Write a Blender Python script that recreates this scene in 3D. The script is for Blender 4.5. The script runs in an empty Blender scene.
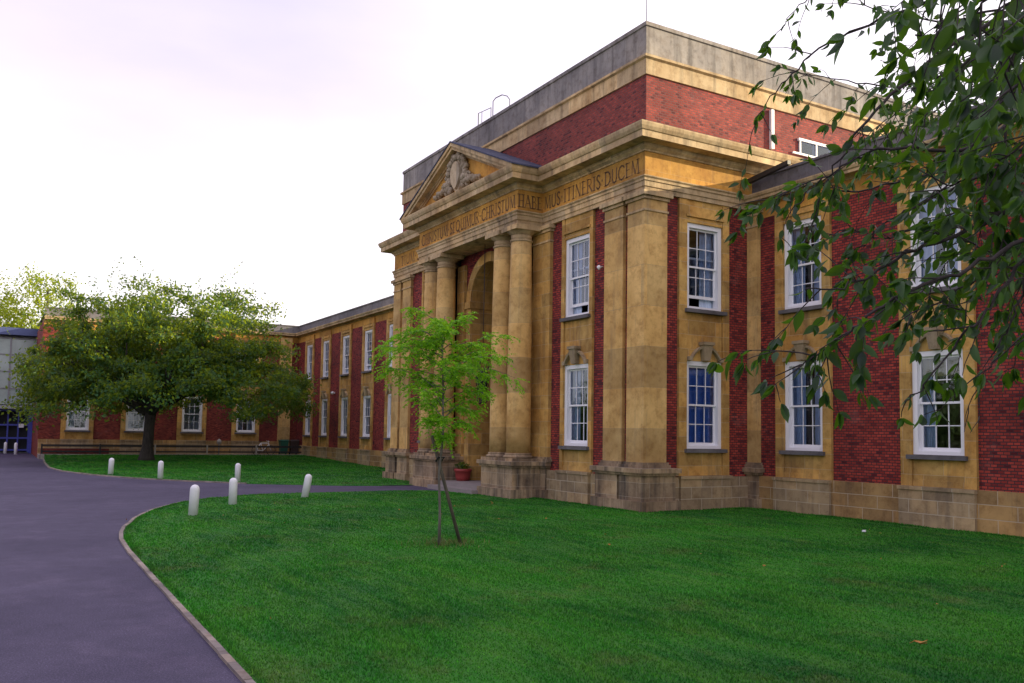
import bpy, math, random
import numpy as np
from mathutils import Vector, Matrix
R_ = math.radians
random.seed(7); rng = np.random.default_rng(7)
scn = bpy.context.scene
COL = scn.collection

# ------------------------------------------------------------------ helpers
def tag(o, label=None, cat=None, group=None, kind=None):
    if label: o['label'] = label
    if cat: o['category'] = cat
    if group: o['group'] = group
    if kind: o['kind'] = kind
    return o

def empty(name, loc, label, cat, group=None):
    o = bpy.data.objects.new(name, None); COL.objects.link(o)
    o.location = loc; o.empty_display_size = .3
    return tag(o, label, cat, group)

class MB:
    """collects faces (with metric uvs) and links them as ONE mesh object"""
    def __init__(s): s.v = []; s.f = []; s.mi = []; s.uv = []; s.sm = []
    def face(s, pts, m=0, uv=None, smooth=False):
        b = len(s.v); s.v += [tuple(p) for p in pts]
        s.f.append(tuple(range(b, b + len(pts)))); s.mi.append(m); s.sm.append(smooth)
        if uv is None:
            p = [Vector(q) for q in pts]
            n = (p[1]-p[0]).cross(p[2]-p[1])
            if len(p) > 3 and n.length < 1e-9: n = (p[2]-p[0]).cross(p[3]-p[0])
            ax = max(range(3), key=lambda i: abs(n[i]))
            if ax == 0: uv = [(q[1], q[2]) for q in p]
            elif ax == 1: uv = [(q[0], q[2]) for q in p]
            else: uv = [(q[0], q[1]) for q in p]
        s.uv += uv
    def hexa(s, c, m=0):
        # c : 8 corners, bottom 4 ccw then top 4 ccw
        for q in ((0,3,2,1),(4,5,6,7),(0,1,5,4),(1,2,6,5),(2,3,7,6),(3,0,4,7)):
            s.face([c[i] for i in q], m)
    def box(s, x0, x1, y0, y1, z0, z1, m=0):
        if x0 > x1: x0, x1 = x1, x0
        if y0 > y1: y0, y1 = y1, y0
        s.hexa([(x0,y0,z0),(x1,y0,z0),(x1,y1,z0),(x0,y1,z0),(x0,y0,z1),(x1,y0,z1),(x1,y1,z1),(x0,y1,z1)], m)
    def lathe(s, prof, c=(0,0,0), n=20, m=0, smooth=True, cap=True):
        rings = []
        for r, z in prof:
            rings.append([(c[0]+r*math.cos(2*math.pi*i/n), c[1]+r*math.sin(2*math.pi*i/n), c[2]+z) for i in range(n)])
        rad = max(p[0] for p in prof)
        for k in range(len(rings)-1):
            for i in range(n):
                j = (i+1) % n
                a, b = rings[k], rings[k+1]
                u0 = 2*math.pi*rad*i/n; u1 = 2*math.pi*rad*(i+1)/n
                s.face([a[i], a[j], b[j], b[i]], m, [(u0,a[i][2]),(u1,a[i][2]),(u1,b[i][2]),(u0,b[i][2])], smooth)
        if cap:
            s.face(rings[-1], m)
            s.face(rings[0][::-1], m)
    def tube(s, pts, rad, n=6, m=0):
        if not hasattr(rad, '__len__'): rad = [rad]*len(pts)
        P = [Vector(p) for p in pts]; rings = []
        prev = None
        for i, p in enumerate(P):
            d = (P[min(i+1, len(P)-1)] - P[max(i-1, 0)]).normalized()
            if prev is None:
                a = d.cross(Vector((0,0,1)))
                if a.length < .1: a = d.cross(Vector((1,0,0)))
            else: a = prev - d*prev.dot(d)
            a.normalize(); prev = a; b = d.cross(a)
            rings.append([p + (a*math.cos(2*math.pi*k/n) + b*math.sin(2*math.pi*k/n))*rad[i] for k in range(n)])
        L = 0
        for i in range(len(P)-1):
            dl = (P[i+1]-P[i]).length
            for k in range(n):
                j = (k+1) % n
                s.face([rings[i][k], rings[i][j], rings[i+1][j], rings[i+1][k]], m,
                       [(k/n, L), ((k+1)/n, L), ((k+1)/n, L+dl), (k/n, L+dl)], True)
            L += dl
        s.face(rings[0][::-1], m); s.face(rings[-1], m)
    def build(s, name, mats, parent=None, loc=None, bevel=0):
        me = bpy.data.meshes.new(name)
        org = Vector(loc) if loc is not None else (world_loc(parent) if parent else Vector((0,0,0)))
        me.from_pydata([tuple(Vector(v)-org) for v in s.v], [], s.f)
        for m in (mats if isinstance(mats, (list, tuple)) else [mats]): me.materials.append(m)
        me.polygons.foreach_set('material_index', s.mi)
        me.polygons.foreach_set('use_smooth', s.sm)
        l = me.uv_layers.new(name='UVMap')
        l.data.foreach_set('uv', np.array(s.uv, float).ravel())
        o = bpy.data.objects.new(name, me); COL.objects.link(o)
        if parent:
            o.parent = parent; o.location = org - world_loc(parent)
        else: o.location = org
        if any(s.sm): weld(me)
        return o

def weld(me):
    import bmesh
    b = bmesh.new(); b.from_mesh(me)
    bmesh.ops.remove_doubles(b, verts=b.verts, dist=1e-5)
    b.to_mesh(me); b.free()

WL = {}
def world_loc(o):
    L = Vector((0,0,0))
    while o is not None:
        L = L + o.location; o = o.parent
    return L

def np_mesh(name, V, F, mats, parent=None, uv=None, attr=None, mi=None):
    me = bpy.data.meshes.new(name)
    V = np.asarray(V, np.float32); F = np.asarray(F, np.int32)
    me.vertices.add(len(V)); me.vertices.foreach_set('co', V.ravel())
    k = F.shape[1]
    me.loops.add(F.size); me.loops.foreach_set('vertex_index', F.ravel())
    me.polygons.add(len(F)); me.polygons.foreach_set('loop_start', np.arange(0, F.size, k, dtype=np.int32))
    me.polygons.foreach_set('loop_total', np.full(len(F), k, np.int32))
    if mi is not None: me.polygons.foreach_set('material_index', mi)
    me.update(calc_edges=True)
    for m in (mats if isinstance(mats, (list, tuple)) else [mats]): me.materials.append(m)
    if attr is not None:      # one random number per face, used as natural leaf-to-leaf variation
        a = me.attributes.new('rnd', 'FLOAT', 'FACE'); a.data.foreach_set('value', np.asarray(attr, np.float32))
    o = bpy.data.objects.new(name, me); COL.objects.link(o)
    if parent: o.parent = parent
    return o

# ------------------------------------------------------------------ materials
def newmat(name):
    m = bpy.data.materials.new(name); m.use_nodes = True
    nt = m.node_tree; b = nt.nodes['Principled BSDF']
    return m, nt, b
def N(nt, t, **kw):
    n = nt.nodes.new(t)
    for k, v in kw.items():
        if k in n.inputs: n.inputs[k].default_value = v
        else: setattr(n, k, v)
    return n
def ramp(nt, src, stops):
    r = nt.nodes.new('ShaderNodeValToRGB'); e = r.color_ramp.elements
    while len(e) < len(stops): e.new(.5)
    for i, (p, c) in enumerate(stops):
        e[i].position = p; e[i].color = (*c, 1) if len(c) == 3 else c
    nt.links.new(src, r.inputs['Fac']); return r.outputs['Color']
def mix(nt, a, b, f, mode='MIX'):
    n = nt.nodes.new('ShaderNodeMix'); n.data_type = 'RGBA'; n.blend_type = mode
    for i, v in ((6, a), (7, b)):
        if isinstance(v, tuple): n.inputs[i].default_value = (*v, 1)
        else: nt.links.new(v, n.inputs[i])
    if isinstance(f, (int, float)): n.inputs[0].default_value = f
    else: nt.links.new(f, n.inputs[0])
    return n.outputs[2]
def noise(nt, vec, scale, detail=4, rough=.55, out='Fac', mapscale=None):
    n = nt.nodes.new('ShaderNodeTexNoise')
    n.inputs['Scale'].default_value = scale; n.inputs['Detail'].default_value = detail; n.inputs['Roughness'].default_value = rough
    if mapscale:
        mp = nt.nodes.new('ShaderNodeMapping'); mp.inputs['Scale'].default_value = mapscale
        nt.links.new(vec, mp.inputs['Vector']); vec = mp.outputs['Vector']
    nt.links.new(vec, n.inputs['Vector']); return n.outputs[out]
def bump(nt, b, h, strength, dist=.01):
    n = nt.nodes.new('ShaderNodeBump'); n.inputs['Strength'].default_value = strength; n.inputs['Distance'].default_value = dist
    nt.links.new(h, n.inputs['Height']); nt.links.new(n.outputs['Normal'], b.inputs['Normal'])
def plain(name, col, rough=.6, metal=0, spec=.5, var=.12, scale=3):
    m, nt, b = newmat(name)
    tc = nt.nodes.new('ShaderNodeTexCoord')
    n = noise(nt, tc.outputs['Object'], scale, 5)
    c = mix(nt, tuple(x*(1-var) for x in col), tuple(min(1, x*(1+var)) for x in col), n)
    nt.links.new(c, b.inputs['Base Color'])
    b.inputs['Roughness'].default_value = rough; b.inputs['Metallic'].default_value = metal
    b.inputs['Specular IOR Level'].default_value = spec
    return m

def brick_mat(name, c1, c2, c3, mortar):
    m, nt, b = newmat(name)
    uv = nt.nodes.new('ShaderNodeUVMap'); tc = nt.nodes.new('ShaderNodeTexCoord')
    t = nt.nodes.new('ShaderNodeTexBrick')
    t.inputs['Scale'].default_value = 1; t.inputs['Brick Width'].default_value = .155; t.inputs['Row Height'].default_value = .072
    t.inputs['Mortar Size'].default_value = .0115; t.inputs['Mortar Smooth'].default_value = .3; t.inputs['Bias'].default_value = 0
    t.inputs['Color1'].default_value = (0,0,0,1); t.inputs['Color2'].default_value = (1,1,1,1); t.inputs['Mortar'].default_value = (.5,.5,.5,1)
    nt.links.new(uv.outputs['UV'], t.inputs['Vector'])
    col = ramp(nt, t.outputs['Color'], [(0, c3), (.16, c2), (.6, c1), (1, tuple(x*1.3 for x in c1))])
    big = noise(nt, tc.outputs['Object'], .55, 5, .6)
    col = mix(nt, col, mix(nt, col, (.50, .46, .50), 1, 'MULTIPLY'), ramp(nt, big, [(.42, (0,0,0)), (.70, (1,1,1))]))
    fine = noise(nt, uv.outputs['UV'], 45, 3)
    col = mix(nt, col, mix(nt, col, (1.5, 1.4, 1.3), 1, 'MULTIPLY'), ramp(nt, fine, [(.5, (0,0,0)), (.75, (1,1,1))]))
    mo = mix(nt, mortar, tuple(x*.6 for x in mortar), big)
    eff = noise(nt, tc.outputs['Object'], 1.3, 6, .7)      # pale lime bloom that blurs the bricks in places
    fac = ramp(nt, eff, [(.58, (0,0,0)), (.75, (.40,.40,.40))])
    out = mix(nt, col, mo, t.outputs['Fac'])
    out = mix(nt, out, (.26,.13,.12), fac)
    nt.links.new(out, b.inputs['Base Color'])
    b.inputs['Roughness'].default_value = .88; b.inputs['Specular IOR Level'].default_value = .25
    inv = nt.nodes.new('ShaderNodeMath'); inv.operation = 'SUBTRACT'; inv.inputs[0].default_value = 1
    nt.links.new(t.outputs['Fac'], inv.inputs[1])
    ad = nt.nodes.new('ShaderNodeMath'); ad.operation = 'MULTIPLY_ADD'; ad.inputs[1].default_value = .5
    nt.links.new(fine, ad.inputs[0]); nt.links.new(inv.outputs[0], ad.inputs[2])
    bump(nt, b, ad.outputs[0], .6, .008)
    return m

def stone_mat(name, a, c, grime, amount=.5, bw=1.05, bh=.42, joint=(.5,.45,.36), jamt=.45, streak=True, jsize=.006):
    m, nt, b = newmat(name)
    uv = nt.nodes.new('ShaderNodeUVMap'); tc = nt.nodes.new('ShaderNodeTexCoord'); O = tc.outputs['Object']
    n1 = noise(nt, O, .9, 6, .6)
    col = mix(nt, a, c, ramp(nt, n1, [(.32, (0,0,0)), (.66, (1,1,1))]))
    t = nt.nodes.new('ShaderNodeTexBrick'); t.inputs['Scale'].default_value = 1
    t.inputs['Brick Width'].default_value = bw; t.inputs['Row Height'].default_value = bh
    t.inputs['Mortar Size'].default_value = jsize; t.inputs['Mortar Smooth'].default_value = .2
    t.inputs['Color1'].default_value = (0,0,0,1); t.inputs['Color2'].default_value = (1,1,1,1); t.inputs['Mortar'].default_value = (.5,.5,.5,1)
    nt.links.new(uv.outputs['UV'], t.inputs['Vector'])
    blk = ramp(nt, t.outputs['Color'], [(0, (.68,.68,.72)), (.5, (1,1,1)), (1, (1.30,1.22,1.08))])
    col = mix(nt, col, blk, .8, 'MULTIPLY')
    n2 = noise(nt, O, 4, 8, .72)
    col = mix(nt, col, mix(nt, col, (.66,.60,.55), 1, 'MULTIPLY'), ramp(nt, n2, [(.48, (0,0,0)), (.7, (1,1,1))]))
    if streak:
        n3 = noise(nt, O, 1.0, 6, .65, mapscale=(3.2, 3.2, .30))
        col = mix(nt, col, grime, ramp(nt, n3, [(.62-.2*amount, (0,0,0)), (.86-.2*amount, (amount,)*3)]))
        n4 = noise(nt, O, 5, 6, .75)
        col = mix(nt, col, tuple(x*.7 for x in grime), ramp(nt, n4, [(.55, (0,0,0)), (.75, (amount*.6,)*3)]))
    col = mix(nt, col, joint, mix(nt, (0,0,0), (jamt,)*3, t.outputs['Fac']))
    nt.links.new(col, b.inputs['Base Color'])
    b.inputs['Roughness'].default_value = .85; b.inputs['Specular IOR Level'].default_value = .25
    ad = nt.nodes.new('ShaderNodeMath'); ad.operation = 'MULTIPLY_ADD'; ad.inputs[1].default_value = -.5
    nt.links.new(t.outputs['Fac'], ad.inputs[0]); nt.links.new(n2, ad.inputs[2])
    bump(nt, b, ad.outputs[0], .45, .012)
    return m

def leaf_mat(name, dark, light, trans, tfac=.45, rough=.5, gloss=.3):
    m, nt, b = newmat(name)
    at = nt.nodes.new('ShaderNodeAttribute'); at.attribute_name = 'rnd'
    col = ramp(nt, at.outputs['Fac'], [(0, dark), (.8, light), (1, tuple(min(1, x*1.5) for x in light))])
    nt.links.new(col, b.inputs['Base Color'])
    b.inputs['Roughness'].default_value = rough; b.inputs['Specular IOR Level'].default_value = gloss
    tr = nt.nodes.new('ShaderNodeBsdfTranslucent')
    nt.links.new(mix(nt, col, trans, .55), tr.inputs['Color'])
    ms = nt.nodes.new('ShaderNodeMixShader'); ms.inputs[0].default_value = tfac
    nt.links.new(b.outputs[0], ms.inputs[1]); nt.links.new(tr.outputs[0], ms.inputs[2])
    nt.links.new(ms.outputs[0], nt.nodes['Material Output'].inputs['Surface'])
    return m

def bark_mat(name, a, c):
    m, nt, b = newmat(name)
    tc = nt.nodes.new('ShaderNodeTexCoord')
    n = noise(nt, tc.outputs['Object'], 6, 6, .7, mapscale=(2, 2, .5))
    nt.links.new(mix(nt, a, c, ramp(nt, n, [(.35, (0,0,0)), (.65, (1,1,1))])), b.inputs['Base Color'])
    b.inputs['Roughness'].default_value = .9; bump(nt, b, n, .8, .02)
    return m

M = {}
M['brick'] = brick_mat('red_brick', (.32,.046,.032), (.22,.028,.024), (.09,.014,.018), (.055,.034,.040))
M['brick_attic'] = brick_mat('attic_brick', (.27,.050,.038), (.20,.036,.032), (.11,.022,.024), (.17,.085,.08))
M['brick_far'] = brick_mat('far_brick', (.28,.050,.034), (.21,.034,.026), (.13,.020,.018), (.11,.05,.045))
M['stone'] = stone_mat('ochre_stone', (.62,.40,.130), (.40,.215,.055), (.08,.062,.05), .55)
M['stone_frieze'] = stone_mat('golden_frieze_stone', (.62,.345,.075), (.42,.20,.040), (.13,.08,.045), .45, bw=1.6, bh=1.2, jamt=.2)
M['stone_col'] = stone_mat('column_stone', (.70,.48,.195), (.45,.27,.09), (.15,.12,.095), .50, bw=9, bh=1.15, joint=(.28,.22,.15), jamt=.5)
M['stone_grey'] = stone_mat('weathered_grey_stone', (.46,.345,.215), (.26,.18,.11), (.045,.038,.036), .85, bw=.95, bh=.40)
M['stone_parapet'] = stone_mat('grey_parapet_stone', (.34,.315,.29), (.21,.195,.19), (.055,.05,.05), .75, bw=1.9, bh=5, jamt=.15)
M['stone_cornice'] = stone_mat('pale_cornice_stone', (.68,.52,.30), (.44,.30,.15), (.045,.038,.033), .65, bw=1.3, bh=9, jamt=.2)
M['stone_carved'] = stone_mat('carved_stone', (.50,.42,.30), (.38,.31,.21), (.12,.10,.08), .4, bw=9, bh=9, jamt=0)
M['plinth'] = stone_mat('plinth_stone', (.46,.34,.19), (.29,.215,.13), (.07,.055,.05), .6, bw=.78, bh=.33, joint=(.50,.44,.34), jamt=.75, jsize=.009)
M['plinth_warm'] = stone_mat('warm_plinth_stone', (.47,.30,.12), (.30,.18,.075), (.07,.055,.05), .6, bw=.9, bh=.33, joint=(.50,.44,.34), jamt=.7, jsize=.009)
M['letter'] = plain('dark_letter_brown', (.15,.08,.035), .9)  # flat dark brown strokes laid on the frieze face
M['white'] = plain('white_paint', (.80,.80,.82), .45, var=.04)
M['bollard'] = plain('bollard_white_paint', (.74,.74,.78), .6, var=.16, scale=5)
M['slate'] = stone_mat('blue_slate', (.075,.085,.14), (.055,.062,.11), (.04,.04,.06), .3, bw=.3, bh=.22, joint=(.02,.02,.03), jamt=.8)
M['lead'] = plain('grey_lead', (.20,.20,.22), .6, var=.25)
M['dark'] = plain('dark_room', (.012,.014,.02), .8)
M['curtain'] = plain('pale_curtain', (.55,.66,.88), .9, var=.25, scale=9)
M['blind'] = plain('white_blind', (.62,.64,.70), .8, var=.06)
M['warm'] = plain('brown_room_wall', (.20,.10,.05), .8)
M['iron'] = plain('black_iron', (.015,.014,.016), .5)
M['bluepaint'] = plain('blue_paint', (.035,.05,.34), .45)
M['blueroof'] = plain('blue_fascia', (.06,.08,.20), .5)
M['paleclad'] = plain('pale_cladding', (.30,.33,.33), .5)
M['terracotta'] = plain('red_terracotta', (.30,.040,.035), .6, var=.25, scale=6)
M['soil'] = plain('dark_soil', (.03,.022,.016), .95, var=.5, scale=20)
M['wood'] = bark_mat('stake_wood', (.12,.10,.07), (.05,.045,.035))
M['rail'] = plain('dark_rail_paint', (.020,.018,.022), .6)
M['rubber'] = plain('black_rubber', (.012,.012,.013), .8)
M['bin'] = plain('green_bin_plastic', (.012,.10,.065), .45)
M['binbrown'] = plain('dark_bin_plastic', (.045,.028,.028), .5)
M['paper'] = plain('white_paper', (.75,.76,.80), .8, var=.03)
M['leafy_litter'] = plain('dry_leaf', (.40,.17,.04), .8)
M['bark_dark'] = bark_mat('dark_bark', (.060,.050,.044), (.022,.018,.018))
M['bark_twig'] = bark_mat('twig_bark', (.055,.042,.042), (.018,.013,.014))
M['bark_young'] = bark_mat('young_bark', (.17,.155,.13), (.08,.07,.06))
M['leaf_cherry'] = leaf_mat('cherry_leaf', (.004,.026,.013), (.014,.075,.022), (.80,.98,.02), .34)
M['leaf_near'] = leaf_mat('overhanging_leaf', (.003,.013,.010), (.022,.066,.014), (.26,.55,.012), .34, .42, .35)
M['leaf_young'] = leaf_mat('young_leaf', (.07,.22,.010), (.22,.46,.018), (.40,.75,.02), .5)
M['leaf_cherry2'] = leaf_mat('belt_leaf', (.02,.05,.015), (.06,.11,.03), (.3,.35,.03), .3)
M['weed'] = leaf_mat('weed_leaf', (.03,.09,.015), (.16,.17,.06), (.2,.3,.03), .3)
M['leaf_gold'] = leaf_mat('golden_leaf', (.07,.13,.015), (.20,.27,.02), (.70,.75,.02), .5)

# window glass : clear pane with a fresnel reflection, room and curtain are real things behind
def glass():
    m, nt, b = newmat('window_glass')
    tr = nt.nodes.new('ShaderNodeBsdfTransparent'); tr.inputs[0].default_value = (.78,.84,.95,1)
    gl = nt.nodes.new('ShaderNodeBsdfGlossy'); gl.inputs['Roughness'].default_value = .03; gl.inputs['Color'].default_value = (.8,.88,1,1)
    fr = nt.nodes.new('ShaderNodeFresnel'); fr.inputs['IOR'].default_value = 1.9
    tc = nt.nodes.new('ShaderNodeTexCoord'); n = noise(nt, tc.outputs['Object'], 1.7, 2)
    bp = nt.nodes.new('ShaderNodeBump'); bp.inputs['Strength'].default_value = .08; bp.inputs['Distance'].default_value = .05
    nt.links.new(n, bp.inputs['Height']); nt.links.new(bp.outputs[0], gl.inputs['Normal'])
    ms = nt.nodes.new('ShaderNodeMixShader'); nt.links.new(fr.outputs[0], ms.inputs[0])
    nt.links.new(tr.outputs[0], ms.inputs[1]); nt.links.new(gl.outputs[0], ms.inputs[2])
    nt.links.new(ms.outputs[0], nt.nodes['Material Output'].inputs['Surface'])
    return m
M['glass'] = glass()

def asphalt():
    m, nt, b = newmat('asphalt'); tc = nt.nodes.new('ShaderNodeTexCoord'); O = tc.outputs['Object']
    big = noise(nt, O, .35, 5, .6); mid = noise(nt, O, 2.5, 5, .65); fine = noise(nt, O, 55, 4, .8)
    c = mix(nt, (.045,.037,.076), (.068,.057,.104), ramp(nt, big, [(.35, (0,0,0)), (.65, (1,1,1))]))
    c = mix(nt, c, mix(nt, c, (.78,.78,.8), 1, 'MULTIPLY'), ramp(nt, mid, [(.45, (0,0,0)), (.7, (1,1,1))]))
    c = mix(nt, c, mix(nt, c, (2.6,2.5,2.3), 1, 'MULTIPLY'), ramp(nt, fine, [(.50, (0,0,0)), (.66, (1,1,1))]))
    st = noise(nt, O, .9, 8, .75); c = mix(nt, c, mix(nt, c, (1.45,1.40,1.30), 1, 'MULTIPLY'), ramp(nt, st, [(.52, (0,0,0)), (.68, (1,1,1))]))
    vo = nt.nodes.new('ShaderNodeTexVoronoi'); vo.inputs['Scale'].default_value = 140; nt.links.new(O, vo.inputs['Vector'])
    c = mix(nt, c, mix(nt, c, (.55,.55,.6), 1, 'MULTIPLY'), ramp(nt, vo.outputs['Distance'], [(.45, (0,0,0)), (.8, (1,1,1))]))
    nt.links.new(c, b.inputs['Base Color']); b.inputs['Roughness'].default_value = .82; b.inputs['Specular IOR Level'].default_value = .35
    bump(nt, b, fine, .5, .006)
    return m
M['asphalt'] = asphalt()

def grass_mat(name, rnd=False):
    m, nt, b = newmat(name); tc = nt.nodes.new('ShaderNodeTexCoord'); O = tc.outputs['Object']
    big = noise(nt, O, .28, 5, .6); mid = noise(nt, O, 1.6, 6, .65, mapscale=(.35,1.7,1)); fine = noise(nt, O, 60, 4, .75)
    c = mix(nt, (.014,.130,.018), (.036,.225,.018), ramp(nt, big, [(.40, (0,0,0)), (.60, (1,1,1))]))
    c = mix(nt, c, (.080,.250,.030), ramp(nt, mid, [(.42, (0,0,0)), (.66, (.75,.75,.75))]))
    dry = noise(nt, O, .8, 6, .7)
    c = mix(nt, c, (.130,.150,.050), ramp(nt, dry, [(.55, (0,0,0)), (.72, (.6,.6,.6))]))
    if rnd:
        at = nt.nodes.new('ShaderNodeAttribute'); at.attribute_name = 'rnd'
        c = mix(nt, c, ramp(nt, at.outputs['Fac'], [(0, (.55,.55,.6)), (.7, (1.15,1.15,1)), (1, (2.2,1.9,1.6))]), 1, 'MULTIPLY')
        tr = nt.nodes.new('ShaderNodeBsdfTranslucent'); nt.links.new(c, tr.inputs[0])
        ms = nt.nodes.new('ShaderNodeMixShader'); ms.inputs[0].default_value = .3
        nt.links.new(b.outputs[0], ms.inputs[1]); nt.links.new(tr.outputs[0], ms.inputs[2])
        nt.links.new(ms.outputs[0], nt.nodes['Material Output'].inputs['Surface'])
    else:
        c = mix(nt, c, mix(nt, c, (.5,.5,.5), 1, 'MULTIPLY'), ramp(nt, fine, [(.4, (0,0,0)), (.7, (1,1,1))]))
        bump(nt, b, fine, .8, .03)
    nt.links.new(c, b.inputs['Base Color']); b.inputs['Roughness'].default_value = .75; b.inputs['Specular IOR Level'].default_value = .2
    return m
M['grass'] = grass_mat('lawn_grass'); M['blade'] = grass_mat('grass_blades', True)

# ------------------------------------------------------------------ setting
def sheet(name, poly, z, mat, thick=None):
    mb = MB(); mb.face([(x, y, z) for x, y in poly])
    if thick:
        for i in range(len(poly)):
            a, c = poly[i], poly[(i+1) % len(poly)]
            mb.face([(a[0],a[1],z-thick),(c[0],c[1],z-thick),(c[0],c[1],z),(a[0],a[1],z)])
    o = mb.build(name, mat); o['kind'] = 'structure'; return o
M['farground'] = plain('far_ground', (.035,.05,.03), .95, var=.4, scale=.2)
sheet('ground', [(-1500,-1500),(1500,-1500),(1500,1500),(-1500,1500)], -.03, M['farground'])
sheet('driveway', [(-90,-70),(70,-70),(70,3.9),(-90,3.9)], 0, M['asphalt'])

edge_near = [(45,-13.72),(20,-13.70),(11.86,-13.64),(6.7,-13.56),(3.2,-13.50),(1.4,-13.42),(.16,-13.28),(-.8,-13.12),(-1.57,-12.92),(-2.6,-12.70),(-3.6,-12.40),
             (-4.9,-11.95),(-6,-11.45),(-7.2,-10.8),(-8.2,-9.95),(-9.0,-8.7),(-9.4,-7.6),(-9.6,-6.6),(-9.85,-4.6),(-9.9,-3.05),(-9.7,-2.1),(-9.2,-1.62),(-7.55,-1.5)]
near_poly = edge_near + [(-7.2,-1.0),(-6.0,.3),(-1,.3),(-.2,3.8),(0,4.0),(45,4.0)]
def lawn_mesh(name, poly, zf, mat, step=None):
    o = sheet(name, poly, .02, mat, .05)
    return o
sheet('near_lawn', near_poly, .02, M['grass'], .05)
far_edge = [(-12.9,-1.3),(-12.72,-2.47),(-13.1,-3.8),(-14.1,-5.4),(-15.3,-7.1),(-17,-8.6),(-19.6,-10.4),(-23.3,-11.9),(-27,-12.8),(-30.8,-13.1),(-38,-13.0),(-44,-12.8)]
# far lawn rises gently towards the cross wing
def zf(x): return .02 + .27*min(1, max(0, (-x-30)/14.))
mb = MB()
fe = far_edge[::-1]
xs = [p[0] for p in fe]
back = [(-44,4.0),(-38,4.0),(-30.8,4.0),(-27,4.0),(-23.3,4.0),(-19.6,4.0),(-19.6,4.0)]
def fy(x):
    for a, c in zip(fe[:-1], fe[1:]):
        if a[0] <= x <= c[0]: t = (x-a[0])/(c[0]-a[0]); return a[1]+t*(c[1]-a[1])
X = np.linspace(-44, -12.75, 60)
for a, c in zip(X[:-1], X[1:]):
    ya, yc = fy(a), fy(c)
    tb = lambda x: 4.0 if x < -18.4 else -.2
    mb.face([(a,ya,zf(a)),(c,yc,zf(c)),(c,tb(c),zf(c)),(a,tb(a),zf(a))])
    mb.face([(a,ya,-.02),(c,yc,-.02),(c,yc,zf(c)),(a,ya,zf(a))])
o = mb.build('far_lawn', M['grass']); o['kind'] = 'structure'
# paved terrace in front of the cross wing
mb = MB(); mb.box(-46.6,-44.12,-13.1,4.0,-.02,.28)
M['paving'] = plain('grey_paving', (.24,.21,.20), .85, var=.2)
mb.build('terrace_path', M['paving'])['kind'] = 'structure'
mb = MB(); mb.box(-44.12,-43.98,-13.0,4.0,-.02,.335)
M['kerbstone'] = plain('pale_kerb_stone', (.36,.33,.30), .85, var=.3, scale=5)
mb.build('terrace_kerb', M['kerbstone'])['kind'] = 'structure'

# kerb edging round the near lawn: thin setts, one strip
def strip(name, pts, w, z0, z1, mat, seg=.9):
    mb = MB(); P = []
    for a, c in zip(pts[:-1], pts[1:]):
        a, c = Vector((*a,0)), Vector((*c,0)); n = max(1, int((c-a).length/seg))
        for i in range(n): P.append(a.lerp(c, i/n))
    P.append(Vector((*pts[-1],0)))
    nrm = []
    for i in range(len(P)):
        d = (P[min(i+1,len(P)-1)]-P[max(i-1,0)]).normalized(); nrm.append(Vector((d.y,-d.x,0)))
    for i in range(len(P)-1):
        g = .012*(P[i+1]-P[i]).normalized(); a0, a1 = P[i]+g*.5, P[i+1]-g*.5
        jz = random.uniform(-.004,.004); jw = random.uniform(-.006,.006)
        i0, i1 = -nrm[i], -nrm[i+1]
        c = [a0+i0*(w/2+jw), a0-i0*(w/2), a1-i1*(w/2), a1+i1*(w/2+jw)]
        c = [c[0], c[3], c[2], c[1]]
        mb.hexa([(q.x,q.y,z0) for q in c]+[(q.x,q.y,z1+jz) for q in c])
    return mb.build(name, mat)
M['edging'] = stone_mat('edging_stone', (.34,.29,.26), (.20,.17,.16), (.08,.07,.06), .5, bw=.3, bh=.3, jamt=.1)
strip('lawn_kerb', [(x, y-.04) for x, y in edge_near[:14]], .07, -.01, .034, M['edging'])['kind'] = 'structure'
strip('lawn_edge_stone', [(x, y-.03) for x, y in fe[:8]], .10, -.01, .05, M['edging'])['kind'] = 'structure'

# ------------------------------------------------------------------ wall frames
class Wall:
    """u along wall, n outwards, z up -> world"""
    def __init__(s, o, ud, nd): s.o = Vector((o[0],o[1],0)); s.u = Vector((*ud,0)); s.n = Vector((*nd,0))
    def p(s, u, n, z): q = s.o+s.u*u+s.n*n; return (q.x, q.y, z)
    def box(s, mb, u0, u1, n0, n1, z0, z1, m=0):
        a, c = s.p(u0,n0,0), s.p(u1,n1,0)
        mb.box(a[0], c[0], a[1], c[1], z0, z1, m)
    def ang(s): return math.atan2(s.u.y, s.u.x)

# window kinds are built once (origin bottom centre, u=+x, outward=-y) and copied
WW = 1.38; LH = 2.53; UH = 2.53
def lbox(mb, u0,u1,n0,n1,z0,z1,m=0): mb.box(u0,u1,-n1,-n0,z0,z1,m)
def sash_mb(u0,u1,z0,z1,n0,n1,rows,cols=3,rail=.055,bar=.024,botrail=.055):
    mb = MB()
    lbox(mb,u0,u0+rail,n0,n1,z0,z1); lbox(mb,u1-rail,u1,n0,n1,z0,z1)
    lbox(mb,u0+rail,u1-rail,n0,n1,z1-rail,z1); lbox(mb,u0+rail,u1-rail,n0,n1,z0,z0+botrail)
    iu0, iu1, iz0, iz1 = u0+rail, u1-rail, z0+botrail, z1-rail
    for c in range(1, cols):
        x = iu0+(iu1-iu0)*c/cols; lbox(mb,x-bar/2,x+bar/2,n0+.006,n1-.008,iz0,iz1)
    for r in range(1, rows):
        z = iz0+(iz1-iz0)*r/rows; lbox(mb,iu0,iu1,n0+.008,n1-.011,z-bar/2,z+bar/2)
    return mb
class Kit: pass
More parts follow.
